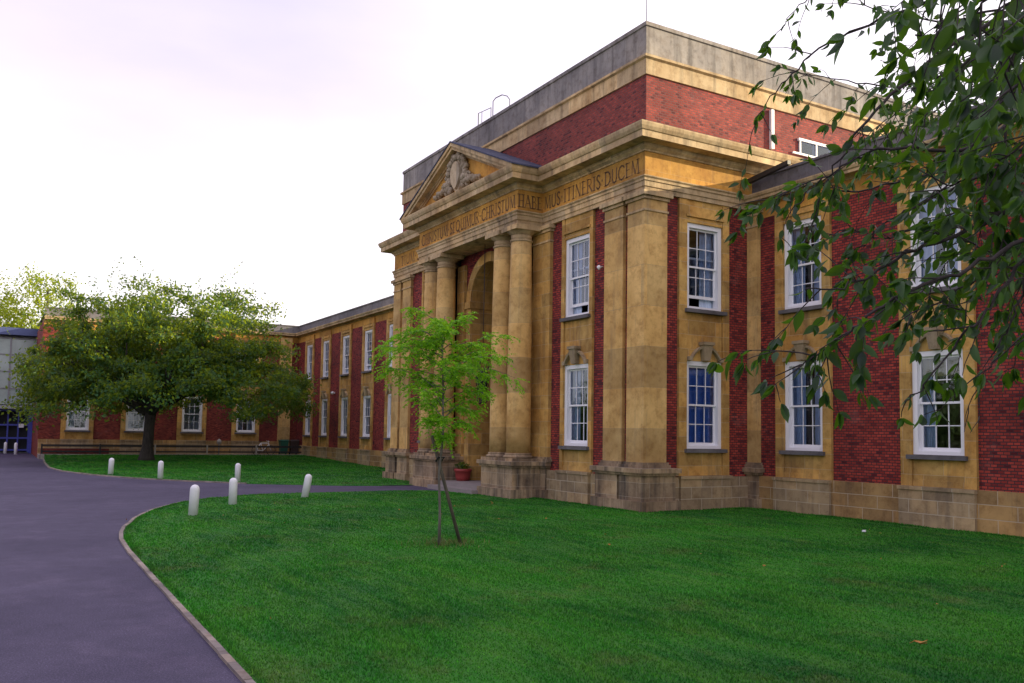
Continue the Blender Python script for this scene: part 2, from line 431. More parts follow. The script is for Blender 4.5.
def window_kind(open_, cover, h=LH):
    """returns list of (name, mesh, parent index)"""
    k = []
    fw = .13; w = WW/2; mb = MB()
    for sx in (-1, 1):
        a, c = sx*w, sx*(w-fw); lbox(mb, min(a,c), max(a,c), -.20, .012, .0, h)
    lbox(mb, -w+fw, w-fw, -.20, .012, h-.13, h); lbox(mb, -w+fw, w-fw, -.20, .02, 0, .085)
    k.append(('window', mb, M['white'], None))
    iu = w-fw-.001; z0 = .086; z1 = h-.131; mid = (z0+z1)/2+.02
    k.append(('upper_sash', sash_mb(-iu,iu,mid-.03,z1,-.115,-.07,2), M['white'], 0))
    lz0, lz1 = z0+open_, mid+.03+open_
    k.append(('lower_sash', sash_mb(-iu,iu,lz0,lz1,-.165,-.12,2,botrail=.09), M['white'], 0))
    g = MB()
    g.face([(-iu,.094,mid),(iu,.094,mid),(iu,.094,z1),(-iu,.094,z1)])
    g.face([(-iu,.143,lz0+.02),(iu,.143,lz0+.02),(iu,.143,lz1-.02),(-iu,.143,lz1-.02)])
    k.append(('pane', g, M['glass'], 0))
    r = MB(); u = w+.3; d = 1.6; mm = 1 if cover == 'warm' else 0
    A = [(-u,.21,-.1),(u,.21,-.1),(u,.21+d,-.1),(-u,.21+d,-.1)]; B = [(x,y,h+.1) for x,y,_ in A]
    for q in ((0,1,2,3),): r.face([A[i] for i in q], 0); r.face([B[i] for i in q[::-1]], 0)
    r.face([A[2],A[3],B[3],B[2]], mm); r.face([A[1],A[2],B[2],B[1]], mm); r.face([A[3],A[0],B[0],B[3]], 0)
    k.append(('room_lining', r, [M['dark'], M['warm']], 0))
    def drape(a, c, n=26, z0=.1, z1=h-.1):
        mbc = MB(); xs = np.linspace(a, c, n)
        for i in range(n-1):
            f = lambda x: .26+.02*math.sin(x*55)+.012*math.sin(x*23+1)
            mbc.face([(xs[i],f(xs[i]),z0),(xs[i+1],f(xs[i+1]),z0),(xs[i+1],f(xs[i+1]),z1),(xs[i],f(xs[i]),z1)], 0, None, True)
        return mbc
    if cover == 'left': k.append(('curtain', drape(-w,-w*.25), M['curtain'], 0))
    if cover == 'right': k.append(('curtain', drape(w*.1,w), M['curtain'], 0))
    if cover == 'both':
        k.append(('curtain', drape(-w,-w*.22), M['curtain'], 0)); k.append(('curtain', drape(w*.20,w), M['curtain'], 0))
    if cover == 'blue':
        mbc = drape(-w, w); k.append(('curtain', mbc, M['bluecurtain'], 0))
    if cover == 'blind':
        mbc = MB(); mbc.face([(-w,.22,.2),(w,.22,.2),(w,.22,h-.1),(-w,.22,h-.1)]); k.append(('blind', mbc, M['blind'], 0))
    if cover == 'warm':
        k.append(('curtain', drape(-w,-w*.35), M['curtain'], 0))
        mbc = MB(); mbc.face([(-w,.23,h*.76),(w,.23,h*.76),(w,.23,h-.1),(-w,.23,h-.1)]); k.append(('blind', mbc, M['straw'], 0))
    out = []
    for n, mbx, mat, par in k:
        me_o = mbx.build(n, mat, None); me = me_o.data; bpy.data.objects.remove(me_o)
        out.append((n, me, par))
    return out
M['bluecurtain'] = plain('blue_curtain', (.07,.19,.62), .8, var=.3, scale=8)
M['straw'] = plain('straw_blind', (.38,.30,.12), .8)
KIND = {}
def put_window(wall, uc, z, parent, open_=0, cover='left', n=.0, label=None):
    key = (open_, cover)
    if key not in KIND: KIND[key] = window_kind(open_, cover)
    wl = Vector(wall.p(uc, n, z)); a = wall.ang()
    # local +x must be wall u and local -y must be outward normal
    if abs((Matrix.Rotation(a,3,'Z') @ Vector((0,-1,0)) - wall.n).length) > .01: a += math.pi
    root = None
    for nme, me, par in KIND[key]:
        o = bpy.data.objects.new(nme, me); COL.objects.link(o)
        if root is None:
            o.parent = parent; o.location = wl-world_loc(parent); o.rotation_euler = (0,0,a); root = o
            if label: o['label'] = label
        else: o.parent = root
    return root

# stone surround (one strip with a lower and an upper opening), world mesh
def surround(wall, parent, u0, u1, wc, zs, base_n=.0, top=8.70, low=1.75, up=5.79, z0=.98, plinth=True, keystone=True):
    w0, w1 = wc-WW/2, wc+WW/2; lt = low+LH; ut = up+UH
    mb = MB(); B = lambda a,c,n0,n1,x,y: wall.box(mb, a, c, n0+base_n, n1+base_n, x, y)
    B(u0,w0-.002,-.25,.085,z0,top); B(w1+.002,u1,-.25,.085,z0,top)
    B(w0,w1,-.25,.03,z0,low-.115); B(w0,w1,-.25,.03,lt+.003,up-.115); B(w0,w1,-.25,.06,ut+.003,top)
    B(w0-.001,w1+.001,.03,.062,z0+.002,z0+.15)                       # thin raised moulds round the recessed panels
    B(w0-.05,w1+.05,.088,.118,ut+.17,ut+.24)                          # label mould over the upper window
    if plinth:
        pm = MB(); wall.box(pm,u0,u1,base_n,base_n+.19,-.1,z0-.09); wall.box(pm,u0-.02,u1+.02,base_n,base_n+.225,z0-.088,z0-.002)
    s = mb.build('window_surround', M['stone'], parent)
    if plinth: pm.build('surround_plinth', M['plinth'], s)
    for zz in (low, up):
        mb = MB(); wall.box(mb, w0-.09, w1+.09, base_n-.02, base_n+.19, zz-.112, zz-.006)
        mb.build('sill', M['sillstone'], s)
    if keystone:
        mb = MB(); c = wc; n = base_n+.085
        q = []
        for (a, zz) in ((-.11, lt+.02), (.11, lt+.02), (.17, lt+.47), (-.17, lt+.47)): q.append((a, zz))
        f = [wall.p(c+a, n+.10+(zz-lt)*.12, zz) for a, zz in q]; b_ = [wall.p(c+a, n-.1, zz) for a, zz in q]
        mb.hexa([b_[0], b_[1], f[1], f[0], b_[3], b_[2], f[2], f[3]])
        wall.box(mb, c-.21, c+.21, n-.05, n+.19, lt+.472, lt+.56)
        # scrolled hood either side, swept down to the window head
        for sx in (-1, 1):
            pts = []
            for k in range(9):
                t = k/8; pts.append((sx*(.16+.40*t), lt+.42-.34*(t**1.8)))
            for (a0, zz0), (a1, zz1) in zip(pts[:-1], pts[1:]):
                x0, x1 = (a0, a1) if a0 < a1 else (a1, a0); za, zb = (zz0, zz1) if a0 < a1 else (zz1, zz0)
                P = [wall.p(c+x0,n-.08,za-.07), wall.p(c+x1,n-.08,zb-.07), wall.p(c+x1,n+.07,zb-.07), wall.p(c+x0,n+.07,za-.07),
                     wall.p(c+x0,n-.08,za), wall.p(c+x1,n-.08,zb), wall.p(c+x1,n+.09,zb), wall.p(c+x0,n+.09,za)]
                mb.hexa(P)
            x = sx*.60; wall.box(mb, c+x-.06, c+x+.06, n-.08, n+.08, lt+.005, lt+.12)
            # sunk spandrel stone
        k = mb.build('keystone', M['stone_carved2'], s)
    return s
M['sillstone'] = stone_mat('grey_sill_stone', (.19,.18,.18), (.13,.12,.125), (.05,.05,.055), .5, bw=5, bh=5, jamt=0)
M['stone_carved2'] = stone_mat('keystone_stone', (.46,.37,.24), (.34,.26,.15), (.10,.08,.06), .5, bw=9, bh=9, jamt=0)

def profile_run(mb, path, prof, closed=False):
    """extrude a moulding profile [(out, z)...] along a 2-D polyline whose outside is on the right of travel, with mitres"""
    n = len(path); P = [Vector(p) for p in path]
    offs = []
    for i in range(n):
        def nr(a, c): d = (c-a).normalized(); return Vector((d.y, -d.x))
        if i == 0: m = nr(P[0], P[1])
        elif i == n-1: m = nr(P[-2], P[-1])
        else:
            a, c = nr(P[i-1], P[i]), nr(P[i], P[i+1]); m = (a+c); m = m/ (m.dot(a))
        offs.append(m)
    for i in range(n-1):
        for (o0, z0), (o1, z1) in zip(prof[:-1], prof[1:]):
            a = P[i]+offs[i]*o0; c = P[i+1]+offs[i+1]*o0; d = P[i+1]+offs[i+1]*o1; e = P[i]+offs[i]*o1
            mb.face([(a.x,a.y,z0),(c.x,c.y,z0),(d.x,d.y,z1),(e.x,e.y,z1)])
    for idx in (0, n-1):
        f = [(P[idx]+offs[idx]*o) for o, z in prof]
        pts = [(q.x, q.y, z) for q, (o, z) in zip(f, prof)]
        if len(pts) > 2: mb.face(pts if idx else pts[::-1])

# ------------------------------------------------------------------ central pavilion
D = 4.05; XL = -17.86; CX = -9.15; MX = XL/2; BK = 16.0
PX0, PX1, PY = -13.05, -5.25, -1.11
pav = empty('college_building', (CX, 4, 0), 'tall central block of red brick and ochre stone with columned pediment porch and grey parapet', 'building')
F = Wall((0,0), (1,0), (0,-1)); S = Wall((0,0), (0,1), (1,0)); SL = Wall((XL,0), (0,1), (-1,0))
TOPB = 8.99
mb = MB()
# brick slips of the main storeys (front, between the stone strips)
def front_units():
    # (u ranges) right half, mirrored about CX for the left half
    return [(-.80,-.66),(-2.20,-1.77),(-4.72,-4.27)]
for a, c in [(-.87,-.64),(-2.44,-1.75),(-4.78,-4.10)]: F.box(mb, a, c, -.3, .0, .9, TOPB)
for a, c in [(XL+.64,XL+.95),(XL+1.75,XL+2.90),(XL+4.58,2*CX+4.78)]: F.box(mb, a, c, -.3, .0, .9, TOPB)
for a, c in [(.68,1.20),(3.10,4.05)]:
    S.box(mb, a, c, -.3, .0, .9, TOPB); SL.box(mb, a, c, -.3, .0, .9, TOPB)
# porch back wall in brick with the arched opening (ring of quads)
AR, AZ = 1.68, 7.03; JO = 1.34
def arch_panel(mb, r, zsp, x0, x1, ztop, y0, n=24):
    for i in range(n):
        a0 = math.pi*i/n; a1 = math.pi*(i+1)/n
        p0 = (CX+r*math.cos(a0), zsp+r*math.sin(a0)); p1 = (CX+r*math.cos(a1), zsp+r*math.sin(a1))
        def outp(a):
            c, s_ = math.cos(a), math.sin(a); t = 1e9
            if c > 1e-6: t = min(t, (x1-CX)/c)
            if c < -1e-6: t = min(t, (x0-CX)/c)
            if s_ > 1e-6: t = min(t, (ztop-zsp)/s_)
            return (CX+t*c, zsp+t*s_)
        q0, q1 = outp(a0), outp(a1)
        mb.face([(p0[0],y0,p0[1]),(q0[0],y0,q0[1]),(q1[0],y0,q1[1]),(p1[0],y0,p1[1])])
arch_panel(mb, AR-.02, AZ, -11.5, -6.8, TOPB, .02)
mb.build('wall', M['brick'], pav)
# inner stone piers beside the arch, voussoir ring, deep reveal, vault
mb = MB()
for sx in (-1, 1):
    a, c = CX+sx*JO, CX+sx*AR
    mb.box(a, c, -.05, 1.9, .1, AZ)
    mb.box(CX+sx*(AR+.0), CX+sx*2.36, .001, .3, .1, AZ)
    mb.box(CX+sx*(JO-.04), CX+sx*(AR+.06), -.11, 1.9, AZ-.16, AZ+.10)
    mb.box(CX+sx*1.78, CX+sx*2.36, -.12, .0, 1.2, 8.6)
n = 28
for i in range(n):
    a0, a1 = math.pi*i/n, math.pi*(i+1)/n
    def P(r, a, y): return (CX+r*math.cos(a), y, AZ+.10+r*math.sin(a))
    mb.face([P(JO,a0,-.06),P(AR+.02,a0,-.06),P(AR+.02,a1,-.06),P(JO,a1,-.06)])
    mb.face([P(AR+.02,a0,-.06),P(AR+.02,a0,.05),P(AR+.02,a1,.05),P(AR+.02,a1,-.06)])
    mb.face([P(JO,a0,-.06),P(JO,a1,-.06),P(JO,a1,1.9),P(JO,a0,1.9)])
mb.build('porch_arch', M['stone'], pav)
# doorway at the back of the arch
mb = MB(); mb.box(CX-1.4,CX+1.4,1.9,2.0,.1,9.0)
dr = mb.build('entrance_door', M['doorwood'] if 'doorwood' in M else M['wood'], pav)
mb = MB()
for k in range(-2, 3): mb.box(CX+k*.5-.03, CX+k*.5+.03, 1.84, 1.9, .1, 8.3)
for zz in (1.0, 3.2, 5.0, 7.0): mb.box(CX-1.3, CX+1.3, 1.85, 1.895, zz-.05, zz+.05)
mb.build('door_frame', M['iron'], dr)
# porch floor and step
mb = MB(); mb.box(PX0-.2+2.4, PX1+.2-2.4, -1.1, .0, -.02, .30); mb.box(CX-1.34, CX+1.34, 0, 1.9, -.02, .30); mb.box(CX-1.78, CX+1.78, -1.5, -1.1, -.02, .15)
mb.build('porch_step', M['paving'], pav)
# window strips : front and side
s1 = (-4.14,-2.42,-3.29)
for u0, u1, wc, wl, cov in ((s1[0], s1[1], s1[2], F, ('both','both')), (XL+2.88, XL+4.60, XL+3.74, F, ('left','both')), (1.18,3.12,2.17,S,('blue','right')), (1.18,3.12,2.17,SL,('both','left'))):
    surround(wl, pav, u0, u1, wc, None, top=TOPB)
    put_window(wl, wc, 1.75, pav, 0, cov[0])
    put_window(wl, wc, 5.79, pav, .26, cov[1])
# plinth
for wl, a, c in ((F,-2.5,-1.6),(F,-4.9,-4.12),(F,XL+1.6,XL+2.95),(F,XL+4.55,2*CX+4.9),(S,.6,1.2),(S,3.10,4.05),(SL,.6,4.05)):
    mb = MB(); wl.box(mb, a, c, 0, .10, -.1, .94); mb.build('plinth', M['plinth'], pav)
# pilasters
def ped_profile(mb, x0, x1, y0, y1, top=1.20):
    mb.box(x0-.10, x1+.10, y0-.10, y1+.10, -.1, .30)
    mb.box(x0, x1, y0, y1, .30, top-.20)
    mb.box(x0-.06, x1+.06, y0-.06, y1+.06, top-.20, top-.13); mb.box(x0-.12, x1+.12, y0-.12, y1+.12, top-.13, top)
def pil_base(mb, x0, x1, y0, y1, z):
    mb.box(x0-.09, x1+.09, y0-.09, y1+.09, z, z+.09); mb.box(x0-.05, x1+.05, y0-.05, y1+.05, z+.09, z+.16)
def pil_cap(mb, x0, x1, y0, y1, z):       # z : underside of the architrave
    mb.box(x0-.03, x1+.03, y0-.03, y1+.03, z-.56, z-.50)
    mb.box(x0-.05, x1+.05, y0-.05, y1+.05, z-.22, z-.13); mb.box(x0-.12, x1+.12, y0-.12, y1+.12, z-.13, z-.002)
def pilaster(name, x0, x1, y0, y1, px=None, par=pav, top=TOPB, mat='stone_col'):
    mb = MB(); mb.box(x0, x1, y0, y1, 1.36, top-.13); o = mb.build(name, M[mat], par)
    mb = MB(); pil_cap(mb, x0, x1, y0, y1, top); mb.build('capital', M['stone_cornice'], o)
    mb = MB(); q = px or (x0-.12, x1+.12, y0-.16, y1+.1)
    ped_profile(mb, *q); pil_base(mb, x0, x1, y0, y1, 1.2); mb.build('pedestal', M['stone_grey'], o)
pilaster('pilaster', -.66, .12, -.12, .70, (-.80,.26,-.26,.92))
pilaster('pilaster', -1.77, -.87, -.12, .2, (-2.0,-.93,-.22,.2))
pilaster('pilaster', XL-.12, XL+.66, -.12, .70, (XL-.26,XL+.78,-.26,.92))
pilaster('pilaster', XL+.90, XL+1.78, -.12, .2, (XL+.93,XL+2.0,-.22,.2))
for x0 in (-5.86, 2*CX+4.76): pilaster('pilaster', x0, x0+1.08, -.12, .25, (x0+.1,x0+1.0,-.1,.2), mat='stone')
# columns and their shared pedestals
def column(x, y):
    mb = MB(); r = .40; H = 7.10; z0 = 1.46; prof = []
    for i in range(13):
        t = i/12; prof.append((r*(1-.13*max(0,(t-.25)/.75)**1.6), t*H))
    mb.lathe(prof, (x,y,z0), 32); c = mb.build('column', M['stone_col'], pav)
    mb = MB(); mb.box(x-.50,x+.50,y-.50,y+.50,1.2,1.30)
    mb.lathe([(.49,.0),(.51,.03),(.51,.06),(.45,.09),(.43,.12),(.45,.14),(.43,.165)], (x,y,1.30), 32); mb.build('column_base', M['stone_grey'], c)
    mb = MB(); mb.lathe([(.345,0),(.385,.03),(.385,.07),(.35,.09)], (x,y,8.46), 32)
    mb.lathe([(.35,0),(.36,.04),(.47,.11),(.48,.13)], (x,y,8.70), 32)
    mb.lathe([(.35,0),(.352,.16)], (x,y,8.54), 32)
    mb.box(x-.50,x+.50,y-.50,y+.50,8.83,8.985); mb.build('capital', M['stone_cornice'], c)
for x in (CX+3.42, CX+2.27, CX-2.27, CX-3.42): column(x, -.66)
for sx in (-1, 1):
    a, c = sorted((CX+sx*1.80, CX+sx*3.90))
    mb = MB(); ped_profile(mb, a, c, -1.16, -.05)
    mb.build('porch_pedestal', M['stone_grey'], pav)

# entablature: architrave, frieze, cornice as mitred runs (outside on the right of travel)
path_main = [(XL-.12,6.0),(XL-.12,-.12),(PX0,-.12),(PX0,PY),(PX1,PY),(PX1,-.12),(.12,-.12),(.12,6.0)]
z = TOPB
mb = MB()
profile_run(mb, path_main, [(-.4,z),(.0,z),(.0,z+.13),(.03,z+.135),(.03,z+.29),(.06,z+.295),(.06,z+.36),(.10,z+.40),(.10,z+.43),(.0,z+.435)])
mb.face([(PX0,PY,z+.001),(PX1,PY,z+.001),(PX1,.1,z+.001),(PX0,.1,z+.001)])
mb.build('architrave', M['stone_cornice'], pav)
mb = MB(); profile_run(mb, path_main, [(.0,z+.434),(.0,10.12)])
fr = mb.build('frieze', M['stone_frieze'], pav)
corn = [(.0,10.12),(.04,10.125),(.04,10.17),(.12,10.24),(.14,10.30),(.14,10.33),(.50,10.335),(.50,10.52),(.53,10.53),(.58,10.62),(.60,10.70),(.60,10.74),(-.2,10.98)]
mb = MB()
# returns of the main cornice; over the porch it becomes the bed of the pediment
profile_run(mb, path_main, corn)
mb.build('cornice', M['stone_cornice'], pav)
# pediment
ap = 12.70; ez = 10.74; ex = 4.50                                    # apex height, eave height, half span to the cornice tip
py = PY-.60
sl = (ap-ez)/ex
mb = MB()
for sx in (-1, 1):
    def T(x, off, y): return (CX+sx*x, y, ap-sl*x-off)
    for (o0, o1, y0) in ((0,.15,py),(.15,.27,py+.06),(.27,.34,py+.28),(.34,.40,py+.34)):
        q = [T(0,o0,y0), T(ex-o0*0,o0,y0), T(ex-(o1)/sl*.0,o1,y0), T(0,o1,y0)]
        x1 = min(ex, (ap-o0-10.74)/sl); x2 = min(ex, (ap-o1-10.74)/sl)
        f = [T(0,o0,y0),T(x1,o0,y0),T(x2,o1,y0),T(0,o1,y0)]; bk = [(a,PY+.05,c) for a,_,c in f]
        mb.hexa([f[3],f[2],bk[2],bk[3],f[0],f[1],bk[1],bk[0]])
mb.build('pediment_cornice', M['stone_cornice'], pav)
mb = MB(); hx = (ap-.3-10.7)/sl
mb.face([(CX-hx,PY-.20,10.72),(CX+hx,PY-.20,10.72),(CX,PY-.20,ap-.3)])
ty = mb.build('tympanum', M['stone_frieze'], pav)
# carved arms: shield, wreath and scrolls
mb = MB()
def shield_pts(w, h, cx, cz):
    out = []
    for i in range(24):
        a = 2*math.pi*i/24; x = math.cos(a)*w; zz = math.sin(a)*h
        if zz < 0: x *= (1-.45*(-zz/h)**2)
        else: x *= 1+.05*math.sin(3*a)
        out.append((cx+x, cz+zz))
    return out
cz0 = 11.50; yb = PY-.21
for k, (w, h, dy) in enumerate(((.54,.68,.10),(.40,.55,.20))):
    o = shield_pts(w, h, CX, cz0); i_ = shield_pts(w*.9, h*.92, CX, cz0)
    for a in range(24):
        c = (a+1) % 24
        mb.face([(o[a][0],yb,o[a][1]),(o[c][0],yb,o[c][1]),(i_[c][0],yb-dy,i_[c][1]),(i_[a][0],yb-dy,i_[a][1])])
    mb.face([(x,yb-dy,zz) for x, zz in i_])
sh = mb.build('coat_of_arms', M['stone_carved'], ty)
mb = MB()
def knob(x, y, zz, r): mb.lathe([(r*.2,-r),(r*.8,-r*.6),(r,0),(r*.8,r*.6),(r*.2,r)], (x,y,zz), 8)
for i in range(46):                                                   # leafy wreath beside and above the shield
    a = -.75+ (math.pi+1.5)*i/45; rr = 1.0+.08*math.sin(i*2.1)
    knob(CX+.70*rr*math.cos(a), yb-.08-.06*(i%2), cz0+.74*rr*math.sin(a)-.02, .085+.04*((i*7)%3)/2)
for sx in (-1, 1):
    for i in range(26):                                               # scrolling foliage running out to the corners
        t = i/25; knob(CX+sx*(.55+1.25*t), yb-.08-.05*(i%3), 10.96+.34*(1-t)**1.3*abs(math.cos(i*1.3))+.05*(i%2)+.03, .10*(1-.5*t)+.025)
    for i in range(14):
        a = i*.6; r = .21*(1-i/18); knob(CX+sx*(.95+r*math.cos(a)), yb-.14, 11.20+r*math.sin(a), .055)
mb.build('carved_wreath', M['stone_carved'], ty)
# slate roof of the porch
mb = MB()
for sx in (-1, 1):
    a = (CX, py-.03, ap+.03); b_ = (CX+sx*(ex+.05), py-.03, ez+.03); c = (CX+sx*(ex+.05), -.02, ez+.03); d = (CX, -.02, ap+.03)
    lo = [(p[0],p[1],p[2]-.05) for p in (a,b_,c,d)]
    if sx > 0: mb.hexa(lo+[a,b_,c,d])
    else: mb.hexa([lo[1],lo[0],lo[3],lo[2],b_,a,d,c])
mb.build('porch_roof', M['slate'], pav)
# attic storey
XA = -17.42
mb = MB(); mb.box(XA, 0, 0, BK, 9.3, 12.41)
mb.build('attic_wall', M['brick_attic'], pav)
path_top = [(XA,BK),(XA,0),(0,0),(0,BK)]
mb = MB()
profile_run(mb, path_top, [(-.3,12.41),(.05,12.412),(.05,12.86),(.12,12.90),(.12,12.97),(-.3,13.0)])
mb.build('attic_band', M['stone_cornice'], pav)
mb = MB()
profile_run(mb, path_top, [(-.35,13.0),(.02,13.0),(.02,13.82),(.06,13.84),(.06,13.95),(-.35,13.955),(-.35,13.0)])
mb.face([(XA,0,13.2),(0,0,13.2),(0,BK,13.2),(XA,BK,13.2)])
mb.build('parapet', M['stone_parapet'], pav)
# attic side window beyond the corner: white framed band
aw = Wall((0,0), (0,1), (1,0))
mb = MB(); aw.box(mb,4.9,5.02,.003,.10,11.1,12.35); aw.box(mb,5.9,8.6,.003,.07,11.14,11.2)
for k in range(4): aw.box(mb, 6.2+k*.75, 6.26+k*.75, .004, .06, 11.2, 11.6)
aw.box(mb,6.15,8.6,.003,.08,11.6,11.68)
at = mb.build('attic_window', M['white'], pav)
mb = MB(); aw.box(mb,6.2,8.55,.001,.03,11.2,11.6); mb.build('pane', M['glass'], at)
# back of the block, floors, so it is a closed building
mb = MB(); mb.box(XL+.35, -.35, BK-.3, BK, 0, 9.3); mb.box(XL+.001, XL+.3, 4.06, BK-.3, 0, 9.3); mb.box(-.3, -.001, 4.06, BK-.3, 0, 9.3)
mb.build('rear_wall', M['brick'], pav)
# lettering
STR = {  # strokes in a 1 high cell: (thick?, [(x,y)...])
 'C':(.72,[(1,[(.68,.82),(.55,.95),(.38,1),(.2,.92),(.07,.72),(.04,.5),(.08,.27),(.2,.08),(.38,0),(.55,.04),(.7,.2)])]),
 'H':(.72,[(1,[(.12,0),(.12,1)]),(1,[(.6,0),(.6,1)]),(0,[(.12,.52),(.6,.52)])]),
 'R':(.68,[(1,[(.12,0),(.12,1)]),(0,[(.12,1),(.4,.98),(.54,.86),(.54,.66),(.42,.54),(.12,.5)]),(1,[(.32,.5),(.66,0)])]),
 'I':(.3,[(1,[(.15,0),(.15,1)])]),
 'S':(.5,[(1,[(.44,.86),(.34,.98),(.18,.98),(.08,.86),(.1,.7),(.24,.56),(.38,.44),(.46,.3),(.42,.1),(.28,.0),(.12,.03),(.05,.17)])]),
 'T':(.62,[(1,[(.31,0),(.31,1)]),(0,[(.02,.98),(.6,.98)])]),
 'V':(.66,[(1,[(.02,1),(.33,0)]),(0,[(.33,0),(.64,1)])]),
 'U':(.66,[(1,[(.1,1),(.1,.28),(.18,.06),(.34,0),(.5,.06),(.57,.28),(.57,1)])]),
 'M':(.86,[(0,[(.08,0),(.14,1)]),(1,[(.14,1),(.43,.08)]),(0,[(.43,.08),(.72,1)]),(1,[(.72,1),(.8,0)])]),
 'E':(.54,[(1,[(.12,0),(.12,1)]),(0,[(.12,.98),(.48,.98)]),(0,[(.12,.52),(.42,.52)]),(0,[(.12,.02),(.5,.02)])]),
 'Q':(.84,[(1,[(.4,1),(.15,.85),(.04,.5),(.15,.15),(.4,0),(.65,.15),(.76,.5),(.65,.85),(.4,1)]),(1,[(.45,.12),(.85,-.15)])]),
 'A':(.7,[(0,[(.02,0),(.35,1)]),(1,[(.35,1),(.68,0)]),(0,[(.16,.36),(.55,.36)])]),
 'B':(.6,[(1,[(.12,0),(.12,1)]),(0,[(.12,.98),(.4,.95),(.47,.76),(.38,.56),(.12,.54)]),(0,[(.38,.56),(.54,.4),(.52,.12),(.38,.02),(.12,.02)])]),
 'N':(.76,[(0,[(.12,0),(.12,1)]),(1,[(.12,1),(.64,0)]),(0,[(.64,0),(.64,1)])]),
 'D':(.74,[(1,[(.12,0),(.12,1)]),(1,[(.12,.98),(.42,.95),(.62,.78),(.68,.5),(.62,.22),(.42,.04),(.12,.02)])]),
 'P':(.56,[(1,[(.12,0),(.12,1)]),(0,[(.12,.98),(.4,.95),(.5,.78),(.4,.58),(.12,.52)])]),
 'L':(.52,[(1,[(.12,0),(.12,1)]),(0,[(.12,.02),(.48,.02)])]),
 '.':(.3,[(1,[(.12,.46),(.12,.56)])]), ' ':(.4,[])}
def text_run(name, txt, wall, u0, u1, zb, h, n):
    tot = sum(STR[c][0]+.10 for c in txt); sx = (u1-u0)/tot; mb = MB(); u = 0
    for c in txt:
        for thick, pl in STR[c][1]:
            w = .125 if thick else .055
            for k in range(len(pl)-1):
                a = Vector((pl[k][0]*sx, pl[k][1]*h)); b_ = Vector((pl[k+1][0]*sx, pl[k+1][1]*h)); d = (b_-a).normalized(); nn = Vector((-d.y, d.x))*w*h*.5
                a2 = a-d*.012; b2 = b_+d*.012
                mb.face([wall.p(u0+u*sx+q.x, n, zb+q.y) for q in (a2-nn, b2-nn, b2+nn, a2+nn)])
            if thick and len(pl) == 2 and abs(pl[0][0]-pl[1][0]) < .15 and c != '.':
                for (x, y) in pl:
                    yy = y*h; mb.face([wall.p(u0+u*sx+q[0], n, zb+q[1]) for q in ((x*sx-.07, yy-.012), (x*sx+.07, yy-.012), (x*sx+.07, yy+.012), (x*sx-.07, yy+.012))])
        u += STR[c][0]+.10
        if c == '.': mb.build(name, M['letter'], fr); mb = MB()
    return mb.build(name, M['letter'], fr)
def lettering():
    FP = Wall((0,PY), (1,0), (0,-1)); FM = Wall((0,-.12), (1,0), (0,-1))
    text_run('frieze_lettering', 'CHRISTUM.SEQUIMUR.CHRISTUM', FP, PX0+.25, PX1-.12, 9.55, .42, .004)
    SP = Wall((PX1,0), (0,1), (1,0)); text_run('frieze_lettering', 'HABE', SP, PY+.02, -.15, 9.55, .42, .004)
    text_run('frieze_lettering', 'MUS.ITINERIS.DUCEM', FM, PX1+.1, -.10, 9.55, .42, .004)
    text_run('frieze_lettering', 'TIUM.STELLA', FM, XL+.6, PX0-.25, 9.55, .42, .004)
lettering()
# iron lantern on its scrolled bracket beside the arch
lx, ly = -8.68, -.45
mb = MB(); mb.tube([(lx,ly,8.98),(lx,ly,4.6)], .014, 5)
mb.lathe([(.02,.30),(.05,.22),(.09,.16),(.04,.08),(.10,0)], (lx,ly,4.62), 10)
for k in range(4):
    a = k*math.pi/2; c, s_ = math.cos(a), math.sin(a)
    mb.tube([(lx+c*q, ly+s_*q, z) for q, z in ((.02,4.75),(.20,4.70),(.26,4.52),(.16,4.38),(.08,4.46))], .022, 5)
    mb.tube([(lx+c*q, ly+s_*q, z) for q, z in ((.20,4.30),(.27,4.10),(.24,3.80),(.12,3.55))], .018, 5)
    mb.tube([(lx+c*q, ly+s_*q, z) for q, z in ((.03,3.50),(.17,3.42),(.20,3.25),(.10,3.15),(.03,3.22))], .020, 5)
lan = mb.build('hanging_lantern', M['iron'], pav)
mb = MB(); mb.lathe([(.12,-.45),(.22,-.1),(.24,.1),(.20,.22),(.10,.34)], (lx,ly,4.05), 8, smooth=False); mb.lathe([(.02,-.45),(.07,-.3),(.04,-.15),(.12,0)], (lx,ly,3.58), 8); mb.build('lantern_case', M['iron'], lan)
# small things fixed to the block
mb = MB(); mb.tube([(-2.0,0,7.15),(-2.0,-.12,7.15)], .02); mb.lathe([(.02,.07),(.06,.04),(.065,0),(.02,-.07)], (-2.0,-.15,7.12), 12); mb.build('wall_floodlight', M['white'], pav)
mb = MB(); mb.tube([(.02,-.02,13.9),(.02,-.02,15.6)], .012, 5); mb.build('lightning_rod', M['lead'], pav)
# roof hand rails: a braced rail and a ladder hoop above the parapet
mb = MB()
mb.tube([(-11.2,.5,13.2),(-11.2,.5,14.85),(-10.15,.5,14.75),(-10.15,.5,13.2)], .022, 6); mb.tube([(-10.9,.5,13.2),(-10.9,.5,14.8)], .018, 6)
mb.tube([(-10.0,.5,13.2),(-10.0,.5,14.95),(-9.8,.5,15.02),(-9.3,.5,14.98),(-8.9,.5,14.80),(-8.7,.5,14.6),(-8.7,.5,13.2)], .022, 6)
mb.build('roof_ladder_rail', M['lead'], pav)

